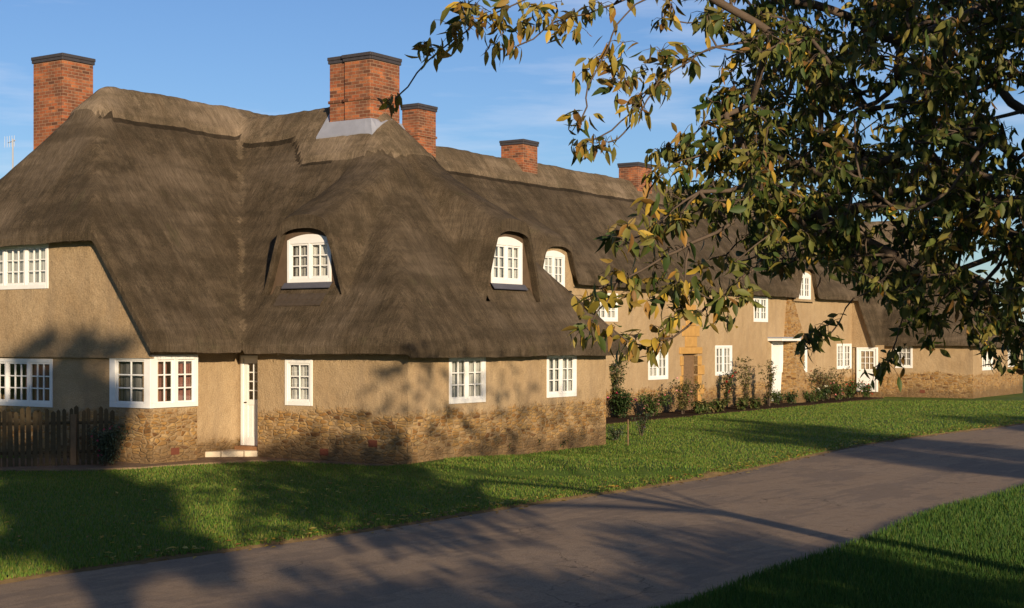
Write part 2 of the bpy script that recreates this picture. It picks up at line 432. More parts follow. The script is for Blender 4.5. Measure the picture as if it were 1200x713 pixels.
gy = np.concatenate([lines(-2.95, 8.24, .068, [-.4, .34-E, .34, -2.91, -2.87, -.36, -.30, 8.18, WM-1.42/SW, WM-1.42/SW-.01, WM-.74/SW, WM-.74/SW-.01, WM+.74/SW]),
                     lines(8.30, 39.0, .16, [13.7, 13.85, 13.95, 14.05, 15.4, 15.5, 15.6, 15.7, 33.15, 33.25, 33.35, 34.65, 34.75, 34.85, 13.78, 14.6, 14.7, 14.8, 33.9, 34.1]),
                     lines(39.2, 49.2, .12, [FY, 40.62, FY-.05]), lines(49.3, 56, .3, [])])
GX, GY = np.meshgrid(gx, gy, indexing='ij')
HH = roof_h(GX, GY)
mx_, my_ = (gx[:-1]+gx[1:])/2, (gy[:-1]+gy[1:])/2
CX, CY = np.meshgrid(mx_, my_, indexing='ij')
cell = roof_h(CX, CY) > -40
valid = HH > -40
# cells need four valid corners
cell &= valid[:-1, :-1] & valid[1:, :-1] & valid[:-1, 1:] & valid[1:, 1:]
# distance to the eaves
nx, ny = HH.shape
cnt = np.zeros((nx, ny), int)
for dx in (0, 1):
    for dy in (0, 1): cnt[dx:nx-1+dx, dy:ny-1+dy] += cell
bnd = (cnt > 0) & (cnt < 4)
bp = np.stack([GX[bnd], GY[bnd]], 1); vp = np.stack([GX.ravel(), GY.ravel()], 1)
dist = np.full(len(vp), 9.)
for i in range(0, len(vp), 4000):
    q = vp[i:i+4000]; dist[i:i+4000] = np.sqrt(((q[:, None, :]-bp[None, :, :])**2).sum(2)).min(1)
dist = dist.reshape(nx, ny)
drop = .13*np.clip(1-dist/.16, 0, 1)**2
# sag, mended patches, tufts
sag = np.zeros((nx, ny))
for i in range(nx):
    for j in range(ny):
        if cnt[i, j]:
            x, y = gx[i], gy[j]
            sag[i, j] = .07*mnoise.noise((x*.45, y*.45, 1.3))+.030*mnoise.noise((x*1.4, y*1.8, 5.))+.018*mnoise.noise((x*6, y*6, 9.))
# valley line: rougher, packed with straw
TOP = HH-drop+sag
BOT = HH-.29+sag*.6
jx = .03*np.sin(GY*1.7+GX*.9)+.02*np.sin(GY*4.1)
def emit(cells, Z, flip, store):
    idx = -np.ones((nx, ny), int); ii = np.argwhere(cells)
    used = np.zeros((nx, ny), bool)
    for dx in (0, 1):
        for dy in (0, 1): used[dx:nx-1+dx, dy:ny-1+dy] |= cells
    base = len(store['v']); ui = np.argwhere(used); idx[ui[:, 0], ui[:, 1]] = base+np.arange(len(ui))
    store['v'] += [(gx[a], gy[b], Z[a, b]) for a, b in ui]
    for a, b in ii:
        q = (idx[a, b], idx[a+1, b], idx[a+1, b+1], idx[a, b+1])
        store['f'].append(q if not flip else q[::-1])
    return idx
# remove the upright cells in the dormer openings
open_ = np.zeros_like(cell)
for d in DORM:
    ax, c, f = d[0], d[1], d[2]
    if ax == 'y':
        j = int(np.argmin(np.abs(gy-(f-E))))
        if abs(gy[j]-(f-E)) < 1e-4:
            jump = np.abs(HH[:, j+1]-HH[:, j]); open_[:, j] |= (np.maximum(jump[:-1], jump[1:]) > .10) & (np.abs(mx_-c) < 1.6)
    elif f > -3:
        i = int(np.argmin(np.abs(gx-f)))
        jump = np.abs(HH[i+1, :]-HH[i, :]); open_[i, :] |= (np.maximum(jump[:-1], jump[1:]) > .10) & (np.abs(my_-c) < 1.6)
cells = cell & ~open_
st = {'v': [], 'f': []}
emit(cells, TOP, False, st); nsm = len(st['f'])
emit(cells, BOT, True, st)
# rims round every boundary
def rim(a, b, c_, d_):
    P = [(gx[a], gy[b], TOP[a, b]), (gx[c_], gy[d_], TOP[c_, d_]), (gx[c_], gy[d_], BOT[c_, d_]), (gx[a], gy[b], BOT[a, b])]
    k = len(st['v']); st['v'] += P; st['f'].append((k, k+1, k+2, k+3))
pad = np.zeros((cells.shape[0]+2, cells.shape[1]+2), bool); pad[1:-1, 1:-1] = cells
for a, b in np.argwhere(cells):
    if not pad[a, b+1]: rim(a, b, a, b+1)
    if not pad[a+2, b+1]: rim(a+1, b+1, a+1, b)
    if not pad[a+1, b]: rim(a+1, b, a, b)
    if not pad[a+1, b+2]: rim(a, b+1, a+1, b+1)
me = bpy.data.meshes.new('thatched_roof'); me.from_pydata(st['v'], [], st['f'])
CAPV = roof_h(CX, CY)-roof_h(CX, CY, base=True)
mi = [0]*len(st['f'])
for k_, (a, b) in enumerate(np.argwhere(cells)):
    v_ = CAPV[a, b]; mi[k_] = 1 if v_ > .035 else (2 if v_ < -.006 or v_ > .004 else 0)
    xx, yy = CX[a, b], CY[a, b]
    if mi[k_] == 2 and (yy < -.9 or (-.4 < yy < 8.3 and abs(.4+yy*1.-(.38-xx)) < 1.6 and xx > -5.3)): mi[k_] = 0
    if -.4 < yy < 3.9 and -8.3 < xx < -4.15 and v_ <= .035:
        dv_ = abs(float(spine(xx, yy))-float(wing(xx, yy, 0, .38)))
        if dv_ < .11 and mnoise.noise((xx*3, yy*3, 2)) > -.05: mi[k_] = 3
me.polygons.foreach_set('material_index', mi)
sm = [True]*nsm+[False]*(len(st['f'])-nsm); me.polygons.foreach_set('use_smooth', sm); me.update()
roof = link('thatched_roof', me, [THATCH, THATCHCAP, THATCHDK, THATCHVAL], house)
# ragged straw ends along the visible eaves
def top_at(x, y): return float(roof_h(x, y))
fr_ = MB()
def fringe(x0, y0, x1, y1, nrm_, n):
    for k in range(n):
        t = random.random(); x = x0+(x1-x0)*t; y = y0+(y1-y0)*t
        h = top_at(x-nrm_[0]*.02, y-nrm_[1]*.02)
        if h < 0: continue
        z = h-.14-.15*random.random(); l = random.uniform(.04, .11)
        p = Vector((x-nrm_[0]*.02, y-nrm_[1]*.02, z))
        dq = Vector((nrm_[0]*random.uniform(.1, .7), nrm_[1]*random.uniform(.1, .7), -1)) + Vector((nrm_[1], nrm_[0], 0))*random.uniform(-.3, .3)
        q = p+dq*l; wv = Vector((nrm_[1], nrm_[0], 0))*.006
        fr_.face([p-wv, p+wv, q])
fringe(-4.15, -2.9, -4.15, -.4, (1, 0), 260); fringe(-4.1, -.4, .38, -.4, (0, -1), 520); fringe(.38, -.4, .38, 8.2, (1, 0), 800)
fringe(-11, -2.95, -4.2, -2.95, (0, -1), 700); fringe(-5.63, 8.3, -5.63, 39, (1, 0), 1200)
fr_.build('straw_fringe', THATCH, roof)

# ------------------------------------------------------------------ walls
def wall(axis, const, s0, s1, holes, mat, z0=-.1, top=None, name='wall', out=None, zlow=None, step=.5):
    """axis 'x': wall x=const, s is y. out=+1 faces +axis, -1 faces -axis. holes: (s0,s1,z0,z1)"""
    if out is None: out = 1 if axis == 'x' else -1
    ss = set([s0, s1]); n = max(1, int((s1-s0)/step))
    for k in range(1, n): ss.add(s0+(s1-s0)*k/n)
    for h in holes: ss.update([h[0], h[1]])
    ss = sorted(ss); zz = sorted(set([z0]+[v for h in holes for v in h[2:]]))
    b = MB()
    def P(s, z, o=0.):
        return (const-o*out, s, z) if axis == 'x' else (s, const-o*out, z)
    for i in range(len(ss)-1):
        a, c = ss[i], ss[i+1]; mid = (a+c)/2
        if c-a < 1e-5: continue
        ta, tc_ = top(a), top(c)
        for k in range(len(zz)):
            za = zz[k]; last = k == len(zz)-1
            zb = None if last else zz[k+1]
            zm = za+.01
            if any(h[0] < mid < h[1] and h[2]-1e-4 <= zm < h[3] for h in holes): continue
            A, C_ = (ta, tc_) if last else (min(zb, ta), min(zb, tc_))
            if A <= za and C_ <= za: continue
            A = max(A, za); C_ = max(C_, za)
            b.face([P(a, za), P(c, za), P(c, C_), P(a, A)])
    for h in holes:
        a, c, za, zb = h; D = .22
        b.face([P(a, za), P(a, zb), P(a, zb, D), P(a, za, D)]); b.face([P(c, za), P(c, zb), P(c, zb, D), P(c, za, D)])
        b.face([P(a, za), P(c, za), P(c, za, D), P(a, za, D)]); b.face([P(a, zb), P(c, zb), P(c, zb, D), P(a, zb, D)])
    return b.build(name, mat, house)

def roof_top(axis, const, off=.16):
    def f(s):
        v = float(roof_h(const, s)) if axis == 'x' else float(roof_h(s, const))
        return max(v-off, .1) if v > -40 else 2.2
    return f

def window(axis, const, c, z, w_, h, lights=2, cols=2, rows=3, arch=0., curtain=NET, back=.03, sill=False, out=1, label=None, full=True):
    """c: centre along wall, z: foot"""
    rz = R(90) if axis == 'x' else 0
    loc = (const, c, z) if axis == 'x' else (c, const, z)
    ca = .075; f = MB(); y0, y1 = -.022, .075; hw = w_/2
    f.box(-hw, -hw+ca, y0, y1, 0, h); f.box(hw-ca, hw, y0, y1, 0, h)
    f.box(-hw+ca, hw-ca, y0, y1, 0, ca*1.15)
    if arch:
        n = 12
        for k in range(n):
            xa = -hw+2*hw*k/n; xb = -hw+2*hw*(k+1)/n
            za = h+arch*(1-(xa/hw)**2)-.001; zb = h+arch*(1-(xb/hw)**2)-.001; z0 = h-ca if k not in (0, n-1) else h-.002
            for yy in (y0, y1): f.face([(xa, yy, z0), (xb, yy, z0), (xb, yy, zb), (xa, yy, za)])
            f.face([(xa, y0, za), (xb, y0, zb), (xb, y1, zb), (xa, y1, za)])
        f.box(-hw+ca, hw-ca, y0+.002, y1-.002, h-ca, h-.004)
    else: f.box(-hw+ca, hw-ca, y0, y1, h-ca, h)
    inw = (w_-2*ca); mull = .05
    lw = (inw-(lights-1)*mull)/lights
    for i in range(lights):
        xa = -hw+ca+i*(lw+mull)
        if i: f.box(xa-mull, xa, y0+.004, y1, ca*1.15, h-ca)
        cf = .042; ya, yb = .0, .05; za, zb = ca*1.15, h-ca
        f.box(xa, xa+cf, ya, yb, za, zb); f.box(xa+lw-cf, xa+lw, ya, yb, za, zb)
        f.box(xa+cf, xa+lw-cf, ya, yb, za, za+cf*1.2); f.box(xa+cf, xa+lw-cf, ya, yb, zb-cf, zb)
        pw = (lw-2*cf)/cols; ph = (zb-za-2.2*cf)/rows; t = .013
        for k in range(1, cols): f.box(xa+cf+pw*k-t, xa+cf+pw*k+t, .006, .044, za+cf*1.2, zb-cf)
        for k in range(1, rows): f.box(xa+cf, xa+lw-cf, .009, .041, za+cf*1.2+ph*k-t, za+cf*1.2+ph*k+t)
    if sill: f.box(-hw-.04, hw+.04, -.07, .0, -.05, -.001)
    o = f.build('window', WHITE, house); o.location = loc; o.rotation_euler = (0, 0, rz)
    if full: bevel(o, .004)
    if label: o['label'] = label
    g = MB(); g.box(-hw+ca, hw-ca, .022, .028, ca, h-ca); g.build('glass', GLASS, o)
    n = 12; D = .11 if full else .09
    gap = 0.0 if curtain is NET else inw*.18
    for sgn in (-1, 1):
        cu = MB()
        for k in range(n):
            x_in = sgn*gap; x_out = sgn*(hw-ca)
            xa = x_in+(x_out-x_in)*k/n; xb = x_in+(x_out-x_in)*(k+1)/n
            wa = .025*math.sin(k*1.3+z*7+c*3); wb = .025*math.sin((k+1)*1.3+z*7+c*3)
            cu.face([(xa, D+wa, ca), (xb, D+wb, ca), (xb, D+wb, h-ca*.5), (xa, D+wa, h-ca*.5)])
        cu.build('curtain', curtain, o, smooth=True)
    return o

def wrect(axis, const, px0, px1, pyt, pyb):
    fn = on_x if axis == 'x' else on_y; m_ = (px0+px1)/2
    s0 = fn(px0, 400, const)[0]; s1 = fn(px1, 400, const)[0]
    zt = fn(m_, pyt, const)[1]; zb = fn(m_, pyb, const)[1]
    return min(s0, s1), max(s0, s1), zb, zt
def win_px(axis, const, px0, px1, pyt, pyb, **kw):
    s0, s1, zb, zt = wrect(axis, const, px0, px1, pyt, pyb)
    window(axis, const, (s0+s1)/2, zb, s1-s0, zt-zb, **kw)
    return (s0+.03, s1-.03, zb+.03, zt-.03)

XS, XD, XROW = -4.57, -4.92, -6.0; YD = .30
YE = -2.58
# end wall, lower storey (set back under the jettied upper storey)
s0, s1, zb, zt = wrect('y', YE, 0, 62, 420.5, 476.5); wdt = 2*(s1-s0)-.45
h1 = (s1-wdt+.03, s1-.03, zb+.03, zt-.03)
window('y', YE, s1-wdt/2, zb, wdt, zt-zb, lights=4, cols=3, curtain=PINKC, label='wide four light window of the lower storey')
b0, b1, bzb, bzt = wrect('y', YE, 130, 176, 416, 478)
hb = (b0+.02, XS+.01, bzb+.02, bzt+.2)
wall('y', YE, -12.6, XS, [h1, (b0+.03, XS-.0, bzb+.03, bzt-.03)], WALL, top=lambda s: 2.27)
# upper storey of the end wall
u0, u1, uzb, uzt = wrect('y', YE-.09, 0, 57, 285.5, 339); uw = 2*(u1-u0)-.3
window('y', YE-.09, u1-uw/2, uzb, uw, uzt-uzb, lights=4, cols=3, label='wide upper window just under the thatch')
wall('y', YE-.09, -12.6, XS+.09, [(u1-uw+.03, u1-.03, uzb+.03, uzt-.03)], WALLUP, z0=2.20, top=roof_top('y', YE-.09), step=.12, name='jettied_wall')
bb = MB(); bb.box(-12.6, XS+.085, YE-.088, YE+.02, 2.17, 2.199); bb.build('jetty_soffit', WALLUP, house)
# bay window wrapping the corner
by0 = YE; by1 = -1.285
f = MB()
za, zb2 = bzb, bzt
X0 = b0; PR = .045
f.box(X0, XS+PR, YE-PR, YE+.05, za, za+.09); f.box(X0, XS+PR, YE-PR, YE+.05, zb2-.1, zb2)
f.box(X0, X0+.17, YE-PR+.002, YE+.05, za+.09, zb2-.1); f.box(XS-.14, XS+PR, YE-PR+.002, YE+.16, za+.09, zb2-.1)
f.box(XS-.05, XS+PR-.002, YE+.05, by1-.01, za+.002, za+.09); f.box(XS-.05, XS+PR-.002, YE+.05, by1-.01, zb2-.1, zb2-.002)
ymid = (YE+by1)/2+.02
for ya, yb in ((ymid-.05, ymid+.05), (by1-.10, by1-.01)): f.box(XS-.04, XS+PR-.004, ya, yb, za+.09, zb2-.1)
# glazing bars
def bars(fn, a, b_, za, zb_, cols, rows):
    t = .014; cf = .04
    fn(a, a+cf, za, zb_); fn(b_-cf, b_, za, zb_); fn(a+cf, b_-cf, za, za+cf); fn(a+cf, b_-cf, zb_-cf, zb_)
    for k in range(1, cols): x = a+cf+(b_-a-2*cf)*k/cols; fn(x-t, x+t, za+cf, zb_-cf)
    for k in range(1, rows): z = za+cf+(zb_-za-2*cf)*k/rows; fn(a+cf, b_-cf, z-t, z+t, .003)
def fy(a, b_, z0, z1, e=0): f.box(a, b_, YE-.005+e, YE+.03-e, z0, z1)
def fx(a, b_, z0, z1, e=0): f.box(XS-.03+e, XS+.005-e, a, b_, z0, z1)
bars(fy, X0+.17, XS-.14, za+.09, zb2-.1, 2, 3)
bars(fx, YE+.16, ymid-.05, za+.09, zb2-.1, 2, 3); bars(fx, ymid+.05, by1-.10, za+.09, zb2-.1, 2, 3)
bay = bevel(f.build('bay_window', WHITE, house), .004); bay['label'] = 'bay window that wraps the corner of the near cottage'
g = MB(); g.box(X0+.17, XS-.14, YE+.010, YE+.014, za+.09, zb2-.1); g.box(XS-.015, XS-.011, YE+.16, by1-.1, za+.09, zb2-.1); g.build('glass', GLASS, bay)
cu = MB()
for k in range(14):
    a = X0+.1+(XS-.1-X0-.1)*k/14; b_ = X0+.1+(XS-.1-X0-.1)*(k+1)/14
    cu.face([(a, YE+.16+.02*math.sin(k*1.5), za), (b_, YE+.16+.02*math.sin(k*1.5+1.5), za), (b_, YE+.16+.02*math.sin(k*1.5+1.5), zb2), (a, YE+.16+.02*math.sin(k*1.5), zb2)])
cu.build('curtain', GREYC, bay, True); cu = MB()
for k in range(22):
    if k == 9: cu.build('curtain', PINKC, bay, True); cu = MB()
    a = YE+.17+(by1-YE-.2)*k/22; b_ = YE+.17+(by1-YE-.2)*(k+1)/22
    if 8 < k < 13: continue
    cu.face([(XS-.2+.02*math.sin(k*1.5), a, za), (XS-.2+.02*math.sin(k*1.5+1.5), b_, za), (XS-.2+.02*math.sin(k*1.5+1.5), b_, zb2), (XS-.2+.02*math.sin(k*1.5), a, zb2)])
cu.build('curtain', PINKC, bay, True)
wall('x', XS, YE, by1, [(YE+.0, by1-.03, bzb+.03, bzt-.03)], WALL, top=lambda s: 2.3)
wall('y', by1, XD, XS, [], WALLR, top=lambda s: 2.3, out=1)
wall('x', XD, by1, YD, [], WALLR, top=lambda s: 2.5)
# front door in the recess
dx0, dz0 = on_y(283, 519, YD); dx0 = max(dx0, XD+.02); dx1 = dx0+.86; dz1 = 2.22
wall('y', YD, XD, -3.9, [(dx0+.03, dx1-.03, .15, dz1)], WALLR, top=lambda s: 2.5, out=-1)
def door(axis, const, s0, s1, z0, z1, glaz=(3, 3), label=None, split=.48):
    o = MB(); w_ = s1-s0; h = z1-z0
    o.box(0, .07, -.03, .06, 0, h); o.box(w_-.07, w_, -.03, .06, 0, h); o.box(.07, w_-.07, -.03, .06, h-.07, h)
    o.box(.07, .19, 0, .045, 0, h-.07); o.box(w_-.19, w_-.07, 0, .045, 0, h-.07)
    zs = h*split
    o.box(.19, w_-.19, .001, .044, 0, .18); o.box(.19, w_-.19, .001, .044, zs-.06, zs+.06); o.box(.19, w_-.19, .001, .044, h-.17, h-.07)
    o.box(.19, w_-.19, .018, .036, .18, zs-.06)
    for k in range(1, 4): o.box(.19+(w_-.38)*k/4-.004, .19+(w_-.38)*k/4+.004, .012, .018, .18, zs-.06)
    if glaz:
        for k in range(1, glaz[0]): x = .19+(w_-.38)*k/glaz[0]; o.box(x-.013, x+.013, .006, .04, zs+.06, h-.17)
        for k in range(1, glaz[1]): z = zs+.06+(h-.23-zs)*k/glaz[1]; o.box(.19, w_-.19, .009, .037, z-.013, z+.013)
    else: o.box(.19, w_-.19, .018, .036, zs+.06, h-.17)
    d = bevel(o.build('door', WHITE, house), .005)
    d.location = (const, s0, z0) if axis == 'x' else (s0, const, z0); d.rotation_euler = (0, 0, R(90) if axis == 'x' else 0)
    if label: d['label'] = label
    if glaz:
        g = MB(); g.box(.19, w_-.19, .021, .025, zs+.06, h-.17); g.build('glass', GLASS, d)
        g = MB(); g.face([(.1, .2, zs), (w_-.1, .2, zs), (w_-.1, .2, h), (.1, .2, h)]); g.build('curtain', GREYC, d)
    hd = MB(); hd.tube([(.13, 0, zs), (.13, -.05, zs), (.20, -.05, zs)], .010, 6); hd.build('handle', plain('iron', (.02, .02, .02), .5, .4), d)
    return d
door('y', YD, dx0, dx1, .24, 2.2, (3, 4), 'white part glazed door in the shaded porch recess')
th = MB(); th.box(dx0, -4.09, YD-.22, YD+.04, -.05, .235); th.build('threshold', plain('tiled_threshold', (.26, .13, .06), .8, .2), house)
wall('x', -4.07, 0, YD, [], WALL, top=lambda s: 2.9, out=-1)
# wing: facet facing the camera's left and facet facing the road
hA = win_px('y', 0, 334.5, 366.5, 421.5, 475.5, lights=1, cols=2, curtain=NET, label='single light window beside the porch')
wall('y', 0, -4.07, 0, [hA], WALL, top=lambda s: 2.42)
hB1 = win_px('x', 0, 526, 568.5, 416.5, 472.5, label='two light ground floor window nearer the corner')
hB2 = win_px('x', 0, 640.5, 675, 413.5, 465.5, label='two light ground floor window nearer the far end')
wall('x', 0, 0, 7.82, [hB1, hB2], WALL, top=lambda s: 2.42)
wall('y', 7.82, -6, 0, [], WALL, top=lambda s: 2.42)
# the row
hs = []
for (a, b_, t, bt, kw) in ((697.5, 723.5, 343.5, 377, dict(lights=2)), (759.5, 782.5, 407.5, 445, dict(lights=2)), (838, 857.5, 405, 440, dict(lights=2)),
                           (883, 899.5, 348, 377.5, dict(lights=2)), (934.5, 945.5, 404.5, 436.5, dict(lights=1, cols=3)), (980.5, 997.5, 403, 432.5, dict(lights=2))):
    hs.append(win_px('x', XROW, a, b_, t, bt, full=False, **kw))
s0, s1, zb_, zt_ = wrect('x', XROW, 904, 917, 401, 464)
door('x', XROW, s0, s1, .12, zt_, None, 'narrow white plank door under a small canopy'); hs.append((s0+.02, s1-.02, .1, zt_-.02))
cn = MB(); cn.box(XROW-.02, XROW+.62, s0-.35, s1+.4, zt_+.04, zt_+.15); bevel(cn.build('door_canopy', WHITE, house), .01)
cn = MB(); cn.box(XROW-.02, XROW+.66, s0-.38, s1+.43, zt_+.152, zt_+.20); cn.build('canopy_lead', LEAD, house)
# golden arched doorway
g0, g1, gzb, gzt = wrect('x', XROW, 800, 817.5, 415, 475)
hs.append((g0, g1, -.05, gzt))
q = MB(); gw = g1-g0
q.box(XROW-.2, XROW-.15, g0, g1, -.05, gzt); q.build('plank_door', WOOD, house)
q = MB()
def blk(a, b_, z0, z1, p=.03): q.box(XROW-.2, XROW+p, a, b_, z0, z1)
zz = 0.0; k = 0
while zz < gzt-.1:
    hh = random.uniform(.26, .36); e = .20 if k % 2 else .42
    z1 = min(zz+hh, gzt); blk(g1, g1+e+.06, zz+.005, z1-.005, .03+.004*k); blk(g0-(.2 if k % 2 else .1), g0, zz+.005, z1-.005, .028+.004*k); zz = z1; k += 1
blk(g0-.28, g1+.30, gzt+.003, gzt+.24, .05); blk(g0+gw*.15, g1-.1*gw, gzt+.245, gzt+.62, .045)
blk(g0-.05, g1+.12, gzt+.625, gzt+1.0, .03); blk(g0+gw*.2, g1-.15*gw, gzt+1.005, gzt+1.75, .035)
bevel(q.build('stone_surround', GOLD, house), .015)
wall('x', XROW, 7.82, 39.75, hs, WALLROW, top=roof_top('x', XROW, .14), step=.15)
# buttress beside the canopy door
b0y = on_x(920, 400, XROW)[0]; b1y = on_x(929, 400, XROW)[0]; b2y = on_x(945, 470, XROW+.3)[0]
q = MB()
prof = [(b0y-.15, 0, .75), (b2y, 0, .75)]
za_, zb_ = 0, on_x(924, 346, XROW)[1]
lv = [(0, b0y-.5, b2y, .80), (1.4, b0y-.3, b2y-.9, .55), (2.6, b0y-.1, b1y+.5, .35), (3.4, b0y, b1y+.1, .22), (zb_, b0y+.2, b1y-.1, .05)]
for i in range(len(lv)-1):
    z0, a0, c0, d0 = lv[i]; z1, a1, c1, d1 = lv[i+1]
    P0 = [(XROW-.05, a0, z0), (XROW+d0, a0, z0), (XROW+d0, c0, z0), (XROW-.05, c0, z0)]; P1 = [(XROW-.05, a1, z1), (XROW+d1, a1, z1), (XROW+d1, c1, z1), (XROW-.05, c1, z1)]
    for k in range(4): q.face([P0[k], P0[(k+1) % 4], P1[(k+1) % 4], P1[k]])
q.build('stone_buttress', RUBBLE, house)
# far cottage: gable return, front door, wing
wall('y', 39.72, -6.0, -4.95, [], WALLUP, z0=2.2, top=roof_top('y', 39.72, .1), step=.1, out=-1, name='jettied_wall')
wall('y', 39.80, -6.0, -4.55, [], WALL, top=lambda s: 2.3, out=-1)
s0, s1, zb_, zt_ = wrect('y', 39.74, 1004, 1028.5, 403, 456)
door('y', 39.74, s0, s1, .25, 2.2, (3, 3), 'white part glazed door of the far cottage')
hF = win_px('y', 41, 1049, 1069.5, 403, 431.5, lights=1, cols=3, full=False)
wall('y', 41, -5.6, -1.04, [hF], WALL, top=lambda s: 2.42, out=-1)
wall('x', -5.0, 39.8, 41, [], WALL, top=lambda s: 2.42)
hs2 = [win_px('x', -1.04, 1151, 1163, 404, 434, full=False), win_px('x', -1.04, 1181, 1192, 403, 430, full=False)]
wall('x', -1.04, 41, 48.9, hs2, WALL, top=lambda s: 2.42)
wall('y', 48.9, -8, -1.04, [], WALL, top=lambda s: 2.42)
wall('x', -12.3, YE, 55, [], WALL, top=roof_top('x', -12.3, .2), out=-1)
wall('y', 55, -12.3, -5, [], WALL, top=roof_top('y', 54.9, .2)); wall('x', -5.6, 48.9, 55, [], WALL, top=lambda s: 4.2)

# dormer windows
for n_, d in enumerate(DORM):
    ax, c, fr0, hw, zb_, zt_ = d
    far = fr0 < -5
    pl = (fr0+.20) if ax == 'y' else (fr0-.20)
    W_ = 1.24 if not far else 1.22; A = .12
    hole = (c-W_/2+.03, c+W_/2-.03, zb_+.03, zt_-A-.05)
    if n_ == 4: W_ = 1.0
    def tp(s, c=c, hw=hw, zt_=zt_, d=d, ax=ax, pl=pl):
        v = float(dorm(np.array(s if ax == 'y' else pl), np.array(pl if ax == 'y' else s), d)); return v-.08
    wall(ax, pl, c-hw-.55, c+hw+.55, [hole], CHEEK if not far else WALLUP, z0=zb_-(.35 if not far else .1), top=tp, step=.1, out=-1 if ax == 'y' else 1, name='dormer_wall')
    window(ax, pl, c, zb_, W_, zt_-A-zb_, lights=2, cols=2, rows=3, arch=A, full=not far, label='white arched dormer window set in the thatch')
    if not far:
        # sloping alcove floor: lead sill, then clay tile apron lapping down the thatch
        def q3(s, t, z): return (t, s, z) if ax == 'y' else (-s+2*0, t, z)
        slope = SW if ax == 'y' else 1.32
        b = MB(); sg = 1 if ax == 'y' else -1
        zfo = (2.48+SW*(pl-.26+.4) if ax == 'y' else 2.48+1.32*(.38-pl-.26))-.07
        def pt(s, t, z): return (c+t, pl-s, z) if ax == 'y' else (pl+s, c+t, z)     # s measured outwards from window
        b.face([pt(-.02, -hw-.25, zb_-.03), pt(-.02, hw+.25, zb_-.03), pt(.27, hw+.25, zfo), pt(.27, -hw-.25, zfo)])
        b.build('alcove_floor', THATCH, house)
        b = MB()
        P_ = [(-.01, -.005), (.05, -.02), (.14, -.13)]
        for k in range(2):
            (sa, za1), (sb, zb1) = P_[k], P_[k+1]
            for e in (0., .012): b.face([pt(sa, -W_/2-.06, zb_+za1+e), pt(sa, W_/2+.06, zb_+za1+e), pt(sb, W_/2+.06, zb_+zb1+e), pt(sb, -W_/2-.06, zb_+zb1+e)])
        b.build('lead_sill', LEADD, house)
        b = MB()
        for r_ in range(2 if ax == 'y' else 0):
            sa = .20+r_*.085
            for k in range(9):
                t0 = -W_/2-.05+(W_+.1)*k/9+random.uniform(-.004, .004); t1 = t0+(W_+.1)/9-.008
                z0 = zb_-.03-sa*slope+.045+random.uniform(0, .008); z1 = z0-.12*slope
                p = [pt(sa, t0, z0), pt(sa, t1, z0), pt(sa+.12, t1, z1+.03), pt(sa+.12, t0, z1+.03)]
                b.face(p); b.face([p[3], p[2], (p[2][0], p[2][1], p[2][2]-.03), (p[3][0], p[3][1], p[3][2]-.03)])
        if ax == 'y': b.build('tile_apron', TILE, house)

# chimneys
def chimney(x0, x1, y0, y1, zt_, zb_, step=None, band=None, cap=True, lead=False, label=None):
    b = MB(); b.box(x0, x1, y0, y1, zb_, zt_-.16)
    if step: b.box(x0+step[0], x1-step[1], y0-step[2], y0+.05, zb_+.001, zt_-.161)
    if band: b.box(x0-.03, x1+.03, y0-.03, y1+.03, band, band+.07)
    if band and step: b.box(x0+step[0]-.03, x1-step[1]+.03, y0-step[2]-.03, y0, band+.001, band+.071)
    o = bevel(b.build('chimney', BRICK, roof), .01)
    if label: o['label'] = label
    b = MB(); b.box(x0-.03, x1+.03, y0-.03, y1+.03, zt_-.159, zt_-.085); b.box(x0-.042, x1+.042, y0-.042, y1+.042, zt_-.082, zt_)
    if step: b.box(x0+step[0]-.03, x1-step[1]+.03, y0-step[2]-.03, y0-.031, zt_-.158, zt_-.086); b.box(x0+step[0]-.055, x1-step[1]+.055, y0-step[2]-.055, y0-.056, zt_-.081, zt_-.001)
    bevel(b.build('capping', BLUEBRICK, o), .01)
    if lead:
        b = MB(); z1, z0 = lead
        i_ = .035; yy0 = y0-(step[2] if step else 0)
        A_ = [(x0-i_, yy0-i_), (x1+i_, yy0-i_), (x1+i_, y1+i_), (x0-i_, y1+i_)]; e = .20
        B_ = [(x0-e, yy0-e), (x1+e, yy0-e), (x1+e, y1+e), (x0-e, y1+e)]
        for k in range(4):
            k2 = (k+1) % 4
            for q_ in range(8):
                f0_, f1_ = q_/8, (q_+1)/8
                pa0 = [A_[k][j]+(A_[k2][j]-A_[k][j])*f0_ for j in (0, 1)]; pa1 = [A_[k][j]+(A_[k2][j]-A_[k][j])*f1_ for j in (0, 1)]
                pb0 = [B_[k][j]+(B_[k2][j]-B_[k][j])*f0_ for j in (0, 1)]; pb1 = [B_[k][j]+(B_[k2][j]-B_[k][j])*f1_ for j in (0, 1)]
                zo0 = float(roof_h(*pb0))+.05; zo1 = float(roof_h(*pb1))+.05
                b.face([(pa0[0], pa0[1], max(z1, zo0+.1)), (pa1[0], pa1[1], max(z1, zo1+.1)), (pb1[0], pb1[1], zo1), (pb0[0], pb0[1], zo0)])
                b.face([(pb0[0], pb0[1], zo0), (pb1[0], pb1[1], zo1), (pb1[0], pb1[1], zo1-.12), (pb0[0], pb0[1], zo0-.12)])
        b.build('lead_flashing', LEAD, o)
    return o
cx, cz = on_y(436, 62, 3.42)
chimney(-5.0, cx, 3.42, 4.46, 9.22, 6.8, step=(.50, .02, .05), band=8.12, lead=(7.68, 7.42), label='large brick chimney rising from the hipped wing')
chimney(-12.2, -11.1, .60, 1.55, 9.54, .0, label='tall brick chimney at the near gable')
